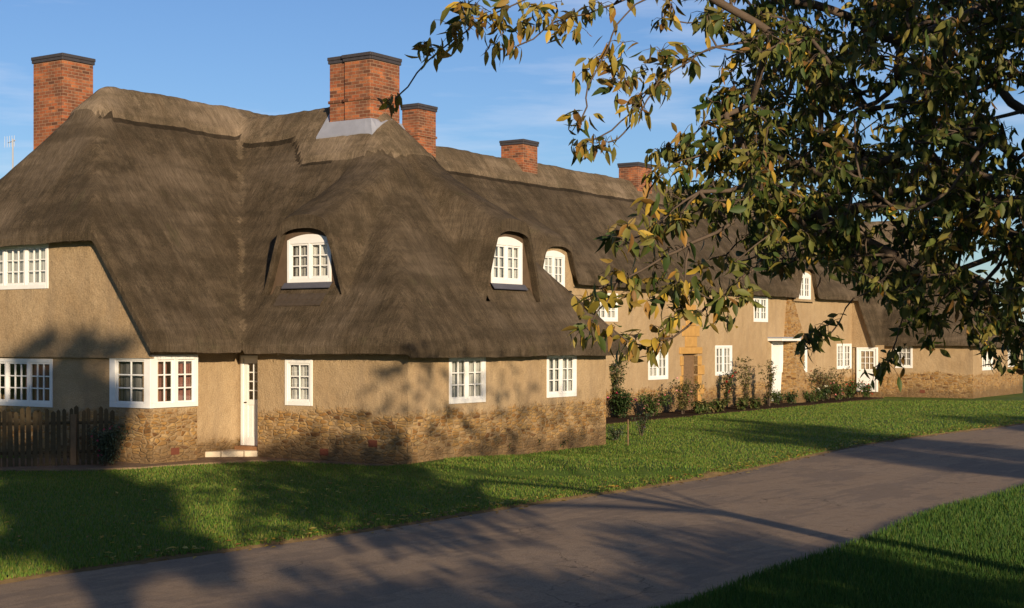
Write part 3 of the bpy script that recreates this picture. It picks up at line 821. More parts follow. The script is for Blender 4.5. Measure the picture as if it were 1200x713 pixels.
def ridge_ch(px0, px1, pxc, pyt):
    x1 = XR+.42; y0, z = on_x(pxc, pyt, x1); x0 = on_y(px0, 400, y0)[0]; y1 = on_x(px1, 400, x1)[0]
    return x0, x1, y0, y1, z
for args, bnd_, lb in (((471, 511, 490, 121), True, 'brick chimney just behind the large one'), ((587, 630, 613, 163), None, 'plain brick chimney half way along the ridge'), ((725, 764, 748, 190), None, 'farthest brick chimney on the ridge')):
    x0, x1, y0, y1, z = ridge_ch(*args)
    print('chimney', lb, [round(v, 2) for v in (x0, x1, y0, y1, z)])
    chimney(x0, x1, y0, y1, z, 7.2, band=(z-.95 if bnd_ else None), label=lb)
# tv aerial on the back slope
ae = MB(); p = at(15, 205, 40); l_ = to_local(p.x, p.y)
za_ = at(15, 163, 40).z
ae.tube([(l_[0], l_[1], 4.0), (l_[0], l_[1], za_)], .022, 6)
ae.tube([(l_[0]-.45, l_[1]+.2, za_-.05), (l_[0]+.1, l_[1], za_-.05)], .012, 5)
for k in range(5): ae.tube([(l_[0]-.40+.1*k, l_[1]+.05, za_-.2), (l_[0]-.40+.1*k, l_[1]+.05, za_+.1)], .006, 4)
ao = ae.build('tv_aerial', METAL, house)
print('aerial local', l_)

# step slabs, vents
stp = MB()
ys = [(-1.22, -.62), (-.60, -.02), (.0, .52), (.54, 1.05)]
P0, P1 = ground(232, 538), ground(313, 537)
q = to_local(P0.x, P0.y); r_ = to_local(P1.x, P1.y)
nst = MB()
for k in range(3):
    fa = k/3; fb = (k+1)/3
    xa, ya = q[0]+(r_[0]-q[0])*fa, q[1]+(r_[1]-q[1])*fa; xb, yb = q[0]+(r_[0]-q[0])*(fb-.012), q[1]+(r_[1]-q[1])*(fb-.012)
    xb2, yb2 = q[0]+(r_[0]-q[0])*fb, q[1]+(r_[1]-q[1])*fb
    d_ = (.35, 1.25)
    poly = [(xa, ya), (xb, yb), (xb-.55, yb+.85), (xa-.55, ya+.85)]
    nst.prism(poly, -.05, .15+.004*k)
steps = bevel(nst.build('front_steps', PAVE, house), .012)
for (axis, const, px, py) in (('x', XS, 205, 529), ('y', 0, 380, 530), ('y', 0, 437, 520), ('y', 41, 1081, 459)):
    s_, z_ = (on_x if axis == 'x' else on_y)(px, py, const)
    v = MB()
    if axis == 'x': v.box(const-.02, const+.012, s_-.11, s_+.11, z_-.07, z_+.07)
    else: v.box(s_-.11, s_+.11, const-.012, const+.02, z_-.07, z_+.07)
    v.build('air_brick', TERRA, house)

# ------------------------------------------------------------------ ground
def curve_local(pts):
    o = [to_local(*ground(px, py).xy) for px, py in pts]; return sorted(o, key=lambda p: p[1])
Ledge = curve_local([(10, 668), (190, 660), (300, 640), (430, 622), (560, 598), (700, 578), (800, 565), (880, 550), (960, 530), (1060, 512), (1200, 497)])
print('Ledge', [(round(a, 1), round(b, 1)) for a, b in Ledge])
Ly = [p[1] for p in Ledge]; Lx = [p[0] for p in Ledge]
_y = np.linspace(Ly[0], Ly[-1], 200); _x = np.interp(_y, Ly, Lx)
for _ in range(3): _x = np.convolve(np.pad(_x, 12, 'edge'), np.ones(25)/25, 'valid')
Ly, Lx = list(_y), list(_x)
def left_edge(y):
    if y > Ly[-1]: return Lx[-1]+(y-Ly[-1])*.02
    if y < Ly[0]: return Lx[0]
    return float(np.interp(y, Ly, Lx))
Redge = curve_local([(800, 712), (880, 680), (960, 655), (1100, 598), (1200, 572)])
print('Redge', [(round(a, 1), round(b, 1)) for a, b in Redge])
Ry = [p[1] for p in Redge]; Rx = [p[0] for p in Redge]
def right_edge(y):
    return float(np.interp(y, Ry, Rx))
GM = grass_mat('lawn', (.060, .115, .012), (.11, .165, .020), (.19, .19, .035))
GM2 = grass_mat('verge_grass', (.030, .075, .012), (.055, .12, .018))
gmb = MB(); gmb.box(-1500, 1500, -600, 3000, -.5, -.08)
tag(gmb.build('ground', GM), kind='structure')
def bank(X, Y):
    t = np.clip((Y-27.75)/.35, 0, 1); sx = np.clip((X+2.6)/1.2, 0, 1)*np.clip((4.2-X)/1., 0, 1)
    return .13*t*t*(3-2*t)*sx*np.clip((33-Y)/3, 0, 1)
def sheet(name, mat, yv, edge, far, ns, zf, kind='structure', skirt=.09):
    vs = []; fs = []
    for y in yv:
        e = edge(y)+.035*mnoise.noise((y*.9, 3.3, 0))+.04*mnoise.noise((y*3.7, 7, 0))
        sg = 1 if far > e else -1
        wn = .09+.09*(mnoise.noise((y*1.6, 11, 0))+.6)+.05*mnoise.noise((y*7, 5, 0)); row = [(e-sg*.03, y, -skirt), (e, y, -.018), (e+sg*max(.03, wn), y, .0)]
        for k in range(1, ns): row.append((e+(far-e)*(k/ns)**1.5, y, 0))
        for (x, yy, z) in row:
            P = to_world(x, yy)
            zz = z if z < 0 else float(zf(P.x, P.y))
            vs.append((x, yy, zz))
    m_ = ns+2
    for i in range(len(yv)-1):
        for k in range(m_-1): a = i*m_+k; fs.append((a, a+1, a+m_+1, a+m_))
    me = bpy.data.meshes.new(name); me.from_pydata(vs, [], fs); me.polygons.foreach_set('use_smooth', [True]*len(fs)); me.polygons.foreach_set('material_index', [1 if q % (m_-1) < 2 else 0 for q in range(len(fs))]); me.update()
    o = link(name, me, [mat, LITTER]); o.location = (KX, KY, 0); o.rotation_euler = (0, 0, -TH); return tag(o, kind=kind)
def lawn_z(X, Y): return float(bank(X, Y))+.02*mnoise.noise((X*.5, Y*.5, 0))
yv = np.concatenate([np.arange(-40, -22, 1.), np.arange(-22, 20, .12), np.arange(20, 90, .6)])
sheet('lawn', GM, yv, left_edge, -60, 60, lawn_z)
def verge_z(X, Y): return .03+.05*mnoise.noise((X*.4, Y*.4, 4))
sheet('verge', GM2, yv, right_edge, 60, 40, verge_z)
rd = MB()
for y in np.arange(-40, 140, 1.5):
    rd.face([(-30 if y < -9 else left_edge(y)-1.5, y, -.035), (right_edge(y)+1.2, y, -.035), (right_edge(y+1.5)+1.2, y+1.5, -.035), (-30 if y+1.5 < -8 else left_edge(y+1.5)-1.5, y+1.5, -.035)])
ro = rd.build('road', asphalt_mat()); ro.location = (KX, KY, 0); ro.rotation_euler = (0, 0, -TH); tag(ro, kind='structure')
# earth beside the walls
def strip(name, poly_px, z, mat):
    b = MB(); ps = []
    for px, py in poly_px:
        g = ground(px, py); ps.append((g.x, g.y))
    # subdivide the outline so its edge wanders
    out = []
    for i in range(len(ps)):
        a = Vector(ps[i]); c = Vector(ps[(i+1) % len(ps)]); n = max(1, int((c-a).length/.3))
        for k in range(n):
            p = a+(c-a)*k/n; out.append((p.x+.05*mnoise.noise((p.x*2, p.y*2, 1)), p.y+.14*mnoise.noise((p.x*2, p.y*2, 6))))
    b.prism(out, z-.08, z); return tag(b.build(name, mat), kind='structure')
soil1 = [(-60, 552), (100, 552), (160, 550), (232, 545), (300, 541), (340, 541), (420, 546), (520, 550), (520, 538), (300, 528), (232, 522), (120, 538), (-60, 540)]
strip('gravel_path', soil1, .036, SOIL)
def bedpoly(x0, x1, y0, y1): return [to_world(x0, y0), to_world(x1, y0), to_world(x1, y1), to_world(x0, y1)]
def bed(name, x0, x1, y0, y1, z=.05, mat=SOILD):
    b = MB(); n = max(2, int((y1-y0)/.3)); o = []
    for k in range(n+1): y = y0+(y1-y0)*k/n; p = to_world(x1+.10*mnoise.noise((y*1.1, 2, 0)), y); o.append((p.x, p.y))
    p = to_world(x0, y1); o.append((p.x, p.y)); p = to_world(x0, y0); o.append((p.x, p.y))
    b.prism(o, -.1, z); return tag(b.build(name, mat), kind='structure')
bed('flower_bed', XROW-.05, XROW+1.7, 9.5, 39.0, .04)

# ------------------------------------------------------------------ grass blades and fallen leaves
def scatter_blades(n, sampler, hmin, hmax, wdt, cols, name, zf):
    P = sampler(n); n = len(P)
    z = np.array([zf(float(a), float(b)) for a, b in P])
    ang = rng.uniform(0, 6.283, n); hh = rng.uniform(hmin, hmax, n); ln = rng.uniform(.1, .6, n)*hh; la = rng.uniform(0, 6.283, n)
    wv = wdt*(1+P[:, 1]/22)
    dx, dy = np.cos(ang)*wv, np.sin(ang)*wv
    v = np.zeros((n, 3, 3)); v[:, 0] = np.stack([P[:, 0]-dx, P[:, 1]-dy, z-.005], 1); v[:, 1] = np.stack([P[:, 0]+dx, P[:, 1]+dy, z-.005], 1)
    v[:, 2] = np.stack([P[:, 0]+ln*np.cos(la), P[:, 1]+ln*np.sin(la), z+hh], 1)
    c = np.array(cols)[rng.integers(0, len(cols), n)]*rng.uniform(.7, 1.3, (n, 1)); c = np.repeat(c, 3, 0)
    o = np_mesh(name, v.reshape(-1, 3), np.arange(3*n), 3, GRASSM, None, c); return tag(o, kind='stuff')
GRASSM = leafy('grass_blade', trans=.35, rough=.6)
def in_soil(px, py):
    n = len(soil1); ins = np.zeros(len(px), bool); j = n-1
    for i in range(n):
        xi, yi = soil1[i]; xj, yj = soil1[j]
        cnd = ((yi > py) != (yj > py)) & (px < (xj-xi)*(py-yi)/(yj-yi+1e-9)+xi); ins ^= cnd; j = i
    return ins
def samp(side):
    def f(n):
        out = []
        while sum(len(o) for o in out) < n:
            m_ = n*2
            Y = 13.5+(62-13.5)*rng.random(m_)**1.7; X = (rng.random(m_)*1.30-.65)*Y*(1200/F)*1.02
            lx = (X-KX)*BX+(Y-KY)*BY; ly = (X-KX)*AX+(Y-KY)*AY
            le = np.interp(ly, Ly, Lx); re = np.interp(ly, Ry, Rx)
            if side == 'L':
                k = lx < le-.02
                k &= ~((lx < .06) & (lx > -12.3) & (ly > -.05) & (ly < 8)) & ~((lx < -4.6+.3) & (ly > YE-.05)&(ly < 8)) & ~((lx < XROW+1.7) & (ly > 7.8) & (lx > -12.3)) & ~((lx < -1.0) & (ly > 41))
                px = 600+F*X/Y; py = 398+F*H/Y; k &= ~in_soil(px, py)
            else: k = lx > re+.02
            out.append(np.stack([X[k], Y[k]], 1))
        return np.concatenate(out)[:n]
    return f
scatter_blades(230000, samp('L'), .025, .055, .0042, [(.075, .15, .015), (.10, .18, .02), (.135, .19, .028), (.19, .19, .04)], 'grass', lambda a, b: lawn_z(a, b))
scatter_blades(90000, samp('R'), .05, .11, .0045, [(.03, .085, .012), (.045, .11, .015), (.06, .12, .018), (.09, .13, .02)], 'grass', verge_z)
def leaf_geo(n, P, nrm_dir, L_, W_, droop):
    pass
# fallen leaves
vs = []; cs = []; fc = []
for k in range(1500):
    if random.random() < .80:
        y = random.uniform(-12, 24); x = left_edge(y)-abs(random.gauss(0, .35))-.02+(.25 if random.random() < .25 else 0)
        p = to_world(x, y); z = .02
    else:
        Y = random.uniform(18, 27); X = random.uniform(-7, 1); p = Vector((X, Y, 0)); lx, ly = to_local(X, Y)
        if lx > left_edge(ly): continue
    z = lawn_z(p.x, p.y)+.03 if to_local(p.x, p.y)[0] < left_edge(to_local(p.x, p.y)[1]) else -.025
    a = random.uniform(0, 6.28); l = random.uniform(.012, .06)**1.0; wd = l*.45
    q0 = Vector((math.cos(a), math.sin(a), random.uniform(-.1, .3))); q1 = Vector((-math.sin(a), math.cos(a), random.uniform(-.4, .4)))
    p = Vector((p.x, p.y, z)); b0_ = len(vs)
    vs += [p-q0*l, p+q1*wd+Vector((0, 0, .01)), p+q0*l, p-q1*wd+Vector((0, 0, .008))]; fc += [b0_, b0_+1, b0_+2, b0_+3]
    c = random.choice([(.50, .33, .04), (.42, .26, .04), (.30, .15, .03), (.55, .42, .10), (.16, .09, .03)]); cs += [c]*4
tag(np_mesh('fallen_leaves', [tuple(v) for v in vs], fc, 4, LEAFM, None, np.array(cs)), kind='stuff')

# ------------------------------------------------------------------ leaves
def leaf_verts(p, d, up, L_, W_, curl):
    """one pointed, folded, drooping leaf: 8 verts, 4 quads(2 per side)"""
    d = d.normalized(); s = d.cross(up)
    if s.length < .05: s = d.cross(Vector((1, .3, 0)))
    s.normalize(); n = s.cross(d).normalized()
    V = []
    for t, wv in ((0, .06), (.2, .72), (.45, 1.), (.75, .62), (1., 0.02)):
        c = p+d*(L_*t)-n*(curl*L_*t*t)
        V.append(c-s*(W_*wv)+n*(W_*wv*.35)); V.append(c); V.append(c+s*(W_*wv)+n*(W_*wv*.35))
    return V
LQ = []
for i in range(4):
    a = i*3; LQ += [a, a+1, a+4, a+3, a+1, a+2, a+5, a+4]
LQ = np.array(LQ)
class Leaves:
    def __init__(s): s.v = []; s.c = []
    def add(s, p, d, L_, W_, col, curl=.25, up=Vector((0, 0, 1))):
        V = leaf_verts(p, d, up, L_, W_, curl); s.v += V; j = random.uniform(.75, 1.25); s.c += [tuple(x*j for x in col)]*15
    def build(s, name, mat, parent=None):
        n = len(s.v)//15; f = (LQ[None, :]+(np.arange(n)*15)[:, None]).ravel()
        return np_mesh(name, [tuple(v) for v in s.v], f, 4, mat, parent, np.array(s.c))
def rnd_dir(zb=0.):
    a = random.uniform(0, 6.283); z = random.uniform(-1, 1)*.8+zb; r = math.sqrt(max(.05, 1-min(1, z*z))); return Vector((r*math.cos(a), r*math.sin(a), z)).normalized()

# ------------------------------------------------------------------ the overhanging cherry
TRK = Vector((7.4, 10.2, 0)); CROT = Vector((7.1, 10.2, 2.5))
nodes = [TRK, CROT]; par = [-1, 0]; hand = [False, False]
def add_chain(pts, start=None):
    """pts from the tree outwards"""
    i0 = start
    if i0 is None:
        i0 = min(range(1, len(nodes)), key=lambda i: (nodes[i]-pts[0]).length)
    prev = i0
    for p in pts:
        nodes.append(Vector(p)); par.append(prev); hand.append(True); prev = len(nodes)-1
    return prev
A_ = at
main1 = add_chain([Vector((6.2, 10.1, 3.3)), Vector((5.0, 9.9, 3.8)), A_(1330, 90, 9.6), A_(1200, 130, 9.3), A_(1110, 150, 9.2), A_(1040, 170, 9.)], 1)
main2 = add_chain([Vector((6.4, 9.8, 3.6)), Vector((5.0, 9.3, 4.4)), A_(1300, -60, 9.), A_(1150, 10, 8.8), A_(1060, 50, 8.7), A_(1020, 30, 8.7), A_(975, 12, 8.6), A_(915, -2, 8.5), A_(840, -30, 8.3), A_(760, -35, 8.1)], 1)
main3 = add_chain([Vector((6.2, 9.4, 3.0)), Vector((4.8, 8.9, 3.2)), A_(1350, 250, 8.6), A_(1230, 240, 8.5), A_(1130, 235, 8.4), A_(1040, 240, 8.3), A_(960, 250, 8.1)], 1)
main4 = add_chain([Vector((6.9, 10.3, 4.0)), Vector((6.4, 10.3, 5.0)), Vector((5.8, 10.2, 5.7))], 1)
add_chain([Vector((7.9, 10.6, 3.8)), Vector((8.8, 10.9, 4.8)), Vector((9.5, 11.0, 5.3))], 1)
add_chain([A_(1050, 98, 8.9), A_(985, 140, 8.6), A_(940, 185, 8.4), A_(905, 220, 8.3), A_(880, 260, 8.2)])
low = add_chain([A_(925, 265, 8.1), A_(900, 290, 8.0), A_(888, 312, 7.9), A_(858, 335, 7.8), A_(835, 352, 7.7), A_(806, 383, 7.6), A_(775, 405, 7.5), A_(738, 402, 7.4), A_(708, 378, 7.4)])
tips = []
def spray(pts, Z, cl, dens=1.):
    e = add_chain([A_(x, y, Z) for x, y in pts]); tips.append(e)
    for (x, y) in cl: clusters.append((A_(x, y, Z+random.uniform(-.15, .15)), dens))
clusters = []
spray([(700, -35), (655, -12), (615, 0), (570, 20), (545, 38), (520, 56), (503, 70), (478, 102), (463, 116)], 7.6,
      [(500, 52), (506, 56), (528, 30), (533, 38), (548, 12), (558, 5), (456, 118), (575, 22), (588, 22), (592, 5), (560, 28), (540, 5)])
spray([(760, -20), (720, 5), (690, 16), (650, 26), (625, 46), (606, 54)], 7.8, [(580, 52), (600, 56), (612, 30), (635, 22), (655, 30), (668, 20), (690, 14), (640, 8), (675, 32), (705, 5), (620, 12)])
spray([(800, -20), (745, 5), (722, 30), (713, 55), (703, 75), (689, 100), (688, 125), (681, 140)], 7.4, [(713, 62), (700, 70), (722, 70), (690, 82), (674, 136), (684, 142), (730, 50), (718, 95)])
spray([(905, 40), (840, 55), (800, 72), (768, 98), (745, 125), (728, 142), (704, 160), (692, 165)], 7.6, [(690, 166), (700, 168), (680, 172), (708, 172), (768, 95), (752, 112), (745, 122), (760, 82), (785, 78), (720, 98), (735, 92)])
spray([(900, 60), (835, 55), (808, 72), (780, 90), (765, 108), (752, 130), (738, 148), (724, 163), (712, 167)], 7.5, [(752, 128), (770, 100), (790, 68), (812, 62), (775, 60)])
spray([(880, 120), (850, 135), (828, 142), (810, 160), (800, 172)], 7.7, [(800, 158), (812, 165), (826, 140), (795, 172), (835, 120), (845, 110)])
spray([(870, 165), (835, 178), (812, 185), (790, 192), (770, 210), (758, 232)], 7.6, [(790, 185), (775, 195), (768, 205), (800, 200), (760, 238), (757, 250), (785, 172), (810, 190), (772, 178)])
spray([(880, 215), (820, 225), (790, 245), (765, 270), (735, 282), (722, 278)], 7.5, [(722, 270), (718, 275), (738, 285), (770, 262), (785, 250), (800, 235), (760, 280), (735, 265)])
spray([(860, 260), (810, 285), (780, 300), (750, 318), (725, 330), (702, 338)], 7.4, [(720, 318), (705, 338), (735, 322), (752, 330), (770, 315), (695, 345), (690, 352), (742, 345), (760, 352)])
spray([(720, 340), (700, 365), (690, 385)], 7.35, [(694, 378), (686, 385)])
spray([(805, 383), (790, 395), (772, 398)], 7.5, [(770, 398), (780, 388), (762, 405), (735, 395), (745, 398), (715, 385), (790, 372), (800, 362), (748, 408)])
spray([(835, 352), (815, 340), (795, 345)], 7.6, [(800, 345), (815, 330), (830, 340), (845, 350), (780, 340), (790, 330), (852, 372), (845, 362), (865, 330), (875, 345), (820, 365)])
spray([(1050, 300), (1030, 335), (1000, 350), (985, 375), (970, 395), (952, 407), (938, 410)], 7.8, [(955, 388), (962, 392), (970, 382), (950, 400)])
spray([(1080, 330), (1060, 365), (1050, 400), (1040, 425)], 7.9, [(1040, 425), (1030, 430), (1062, 380), (1050, 412), (1075, 365)])
spray([(1180, 290), (1150, 335), (1135, 365), (1150, 395), (1168, 415)], 7.9, [(1150, 392), (1160, 405), (1142, 385), (1170, 420), (1135, 370), (1165, 380), (1130, 358), (1155, 370)])
spray([(1240, 350), (1200, 395), (1190, 430)], 8., [(1190, 415), (1200, 425), (1195, 400), (1182, 395)])
spray([(1140, 320), (1105, 350), (1090, 375)], 8., [(1090, 372), (1082, 365), (1100, 380), (1108, 362), (1075, 352), (1092, 395)])
core = [(705, -60), (720, 10), (775, 42), (835, 85), (845, 130), (815, 190), (775, 235), (765, 275), (785, 300), (790, 335), (850, 312), (890, 300), (905, 318), (950, 298), (990, 318), (1030, 345), (1075, 352), (1130, 345), (1165, 385), (1270, 420), (1330, -80)]
def inpoly(px, py, poly):
    r_ = False; j = len(poly)-1
    for i in range(len(poly)):
        xi, yi = poly[i]; xj, yj = poly[j]
        if (yi > py) != (yj > py) and px < (xj-xi)*(py-yi)/(yj-yi+1e-9)+xi: r_ = not r_
        j = i
    return r_
att = []
while len(att) < 1320:
    px, py = random.uniform(700, 1330), random.uniform(-80, 430)
    if not inpoly(px, py, core): continue
    dn_ = mnoise.noise((px*.012, py*.012, 3.))
    thin = .16 if px < 830 else (.5 if px < 880 else 1.)
    if 1130 < px < 1175 and 285 < py < 330: continue
    if random.random() > thin*(1.0+1.3*dn_)*(.62 if py < 150 else 1.): continue
    att.append(A_(px, py, random.uniform(7.3, 10.2) if px > 880 else random.uniform(7.3, 8.6)))
for k in range(1500):  # unseen crown towards the sun, shaped to shade the visible core and road
    c = Vector((random.uniform(1.6, 7.5), random.uniform(2.6, 8.6), random.uniform(2.9, 6.0)))
    px = 600+F*c.x/c.y; py = 398-(c.z-H)*F/c.y
    q_ = .951*c.x+.309*c.y
    if (px < 1245 and py > -70) or q_ < 3.75 or q_ > 7.2: continue
    if (c-Vector((4.6, 6., 4.1))).length > 3.7: continue
    if c.z < 2.9+(q_-5.)*.5: continue
    att.append(c)
for k in range(230):   # the crown goes on above and to the right of the picture
    c = Vector((random.uniform(3.6, 10.8), random.uniform(8.6, 12.2), random.uniform(4.75, 6.7)))
    px = 600+F*c.x/c.y; py = 398-(c.z-H)*F/c.y
    if px < 1230 and py > -30: continue
    att.append(c)
att.sort(key=lambda p: (p-CROT).length)
NP = np.array([tuple(n) for n in nodes]); NPl = [tuple(n) for n in nodes]
for p in att:
    arr = np.array(NPl[1:]); d = np.linalg.norm(arr-np.array(tuple(p)), axis=1)
    dc = np.linalg.norm(arr-np.array(tuple(CROT)), axis=1)
    sc_ = d+np.where(dc > (p-CROT).length-.02, .25, 0)
    i = int(np.argmin(sc_))+1
    nodes.append(p); par.append(i); hand.append(False); NPl.append(tuple(p)); clusters.append((p, 1.))
kids = [0]*len(nodes); wt = [0]*len(nodes)
for i in range(len(nodes)-1, 0, -1):
    pass
childs = [[] for _ in nodes]
for i, p in enumerate(par):
    if p >= 0: childs[p].append(i)
order = []; stack = [0]
while stack:
    i = stack.pop(); order.append(i); stack += childs[i]
for i in reversed(order):
    wt[i] = 1 if not childs[i] else sum(wt[c] for c in childs[i])
rad = [min(.14, .0042*(w_**.52)) for w_ in wt]; rad[0] = .20; rad[1] = .17
tree = empty('cherry_tree', tuple(TRK)); tree.location = (0, 0, 0)
tag(tree, 'cherry tree overhanging the road with drooping green and yellow autumn leaves', 'tree')
tb = MB()
tb.tube([TRK+Vector((0, 0, -.1)), TRK+Vector((.02, 0, .4)), TRK+Vector((-.08, 0, 1.4)), CROT, CROT+Vector((-.05, 0, .25))], [.30, .22, .18, .17, .13], 12)
tb.build('trunk', BARK, tree, True)
bb_ = MB()
for i in range(2, len(nodes)):
    a, c = nodes[par[i]], nodes[i]; l = (c-a).length; n = max(2, min(7, int(l/.10)))
    ra = min(rad[par[i]], rad[i]*1.6+.002) if par[i] > 1 else max(rad[i], .05)
    gp = nodes[par[par[i]]] if par[par[i]] >= 0 else a
    t0 = (a-gp).normalized() if (a-gp).length > 0 else (c-a).normalized()
    t1 = (c-a).normalized(); dr = (t0*.5+t1*.5)*l*.33
    pts = []; rr = []
    for k in range(n+1):
        t = k/n; b1_ = a+dr; b2_ = c-t1*l*.25
        p = a*(1-t)**3+b1_*3*t*(1-t)**2+b2_*3*t*t*(1-t)+c*t**3
        if 0 < k < n: p = p+mnoise.noise_vector(p*6)*(.018 if l > .1 else .004)
        pts.append(p); rr.append(ra+(rad[i]-ra)*t)
    bb_.tube(pts, rr, 5 if rad[i] < .02 else 8, False)
LV = Leaves()
GREENS = [(.075, .095, .018), (.10, .11, .024), (.05, .075, .016), (.125, .125, .03), (.04, .068, .016), (.15, .14, .035)]
YEL = [(.40, .27, .035), (.32, .22, .03), (.24, .19, .04), (.28, .15, .03), (.20, .17, .04), (.19, .10, .03)]
for (p, dn_) in clusters:
    px = 600+F*p.x/p.y; py = 398-(p.z-H)*F/p.y
    # autumn yellow in patches and on the left, where sunlight is painted in too
    yb = .10+.46*max(0, min(1, (880-px)/200))+.30*max(0, mnoise.noise((p.x*1.3, p.y*1.3, p.z*1.3)))
    vis = -60 < py < 460 and px < 1260
    if py < -60 and False: continue
    n = (random.randint(12, 19) if px > 870 else random.randint(9, 13)) if vis else random.randint(7, 10)
    for k in range(n):
        d = rnd_dir(-.75); off = rnd_dir()*random.uniform(0, .10)
        l = (random.uniform(.050, .088) if px > 870 else random.uniform(.060, .105)) if vis else .15; q = p+off
        if random.random() < .5: bb_.tube([p, p+off*.6+Vector((0, 0, .01)), q], [.0022, .0018, .0012], 3, False)
        col = random.choice(YEL) if random.random() < yb else random.choice(GREENS)
        if yb > .3 and random.random() < .35: col = tuple((a+b)/2 for a, b in zip(col, random.choice(YEL)))
        LV.add(q, d, l, l*random.uniform(.15, .22), col, random.uniform(.0, .45), rnd_dir(.3))
bb_.build('branches', BARK, tree, True)
LV.build('leaves', LEAFM, tree)

# ------------------------------------------------------------------ trees behind the camera that shade the lawn and the gable
def shade_tree(base, htot, crad, n, label, seed, lsz=.22, cz=None):
    random.seed(seed); b = Vector(base); root = empty('roadside_tree', base); tag(root, label, 'tree', None)
    root.location = (0, 0, 0)
    t = MB(); cz = cz or htot*.62
    t.tube([b, b+Vector((0, 0, htot*.35)), b+Vector((.2, 0, cz)), b+Vector((.1, .1, htot*.92))], [.28, .2, .12, .03], 8)
    lv = Leaves(); cl = []
    for k in range(46):
        d = rnd_dir(.1); e = b+Vector((0, 0, cz))+Vector((d.x*crad, d.y*crad, d.z*(htot-cz)))*random.uniform(.55, 1.)
        s = b+Vector((0, 0, random.uniform(.35, .75)*cz*1.2)); m_ = (s+e)/2+rnd_dir()*.3
        t.tube([s, m_, e], [.06, .035, .01], 5, False); cl.append(e); cl.append(m_*.4+e*.6)
    t.build('trunk', BARK, root, True)
    for k in range(n):
        c = random.choice(cl); p = c+rnd_dir()*random.uniform(0, crad*.28)
        lv.add(p, rnd_dir(-.3), lsz, lsz*.35, random.choice(GREENS))
    lv.build('crown', LEAFM, root); return root
shade_tree((2.6, -5.3, 0), 12.4, 1.6, 12000, 'broad roadside tree behind the viewpoint shading the lawn', 3, .26, 7.6)
shade_tree((7.6, 1.4, 0), 4.5, 2.3, 5200, 'low hawthorn tree right of the viewpoint shading the verge', 5, .16, 2.5)
shade_tree((4.3, -2.0, 0), 4.7, 1.35, 4200, 'added small hazel tree, unseen behind the viewpoint, shading the road', 15, .15, 3.5)  # this and the next hazel: unseen, added to deepen the road shadow
shade_tree((6.6, -2.2, 0), 4.6, 1.35, 4200, 'second added hazel tree, unseen behind the viewpoint farther right', 16, .15, 3.4)
shade_tree((19.0, 6.0, 0), 9.6, 3.0, 5000, 'broad tree beyond the right edge shading the far lawn', 11, .30, 6.3)
shade_tree((27.5, 12.0, 0), 9.0, 3.2, 5000, 'second tree beyond the right edge shading the far lawn', 12, .30, 6.)
shade_tree((-7.0, -5.0, 0), 9.0, 3.2, 3500, 'added bushy tree, unseen at the left behind the viewpoint, cutting sky fill', 13, .34, 5.4)  # this and the next tree: unseen, added to block sky fill
shade_tree((-13.0, 2.0, 0), 9.0, 3.2, 3500, 'added bushy tree, unseen beyond the left edge of the lawn, cutting sky fill', 14, .34, 5.4)
random.seed(21)

# ------------------------------------------------------------------ picket fence before the end wall
fo = empty('picket_fence', tuple(ground(60, 549))); f0 = Vector(fo.location)
tag(fo, 'old dark wooden paling fence standing before the left end wall', 'fence')
pa, pb = ground(132, 546), ground(-90, 552); dv = (pb-pa); n = int(dv.length/.115); pk = MB(); rl = MB(); po = MB(); dn1 = dv.normalized(); nn = Vector((-dn1.y, dn1.x, 0))
for k in range(n):
    p = pa+dn1*(k*.115)-f0; hh = 1.13+random.uniform(-.06, .06); wd = random.uniform(.036, .047); tl = random.uniform(-.02, .02)
    a = p-dn1*wd; c = p+dn1*wd; th_ = nn*.012; u = Vector((0, 0, hh))+dn1*tl
    for s_ in (-1, 1):
        pk.face([a+th_*s_, c+th_*s_, c+th_*s_+u, (a+c)/2+th_*s_+u*1.035, a+th_*s_+u])
    pk.face([a-th_, a+th_, a+th_+u, a-th_+u]); pk.face([c-th_, c+th_, c+th_+u, c-th_+u])
pk.build('pickets', FENCEW, fo)
for z in (.3, .88): rl.tube([pa-f0+nn*-.03+Vector((0, 0, z)), pb-f0+nn*-.03+Vector((0, 0, z))], .03, 4)
rl.build('rails', FENCEW, fo)
for k in range(3):
    p = pa+dn1*(.75+k*1.8)-f0+nn*.0; q = MB(); q.box(p.x-.055, p.x+.055, p.y-.055, p.y+.055, -.1, 1.05); q.build('post', WOOD, fo)

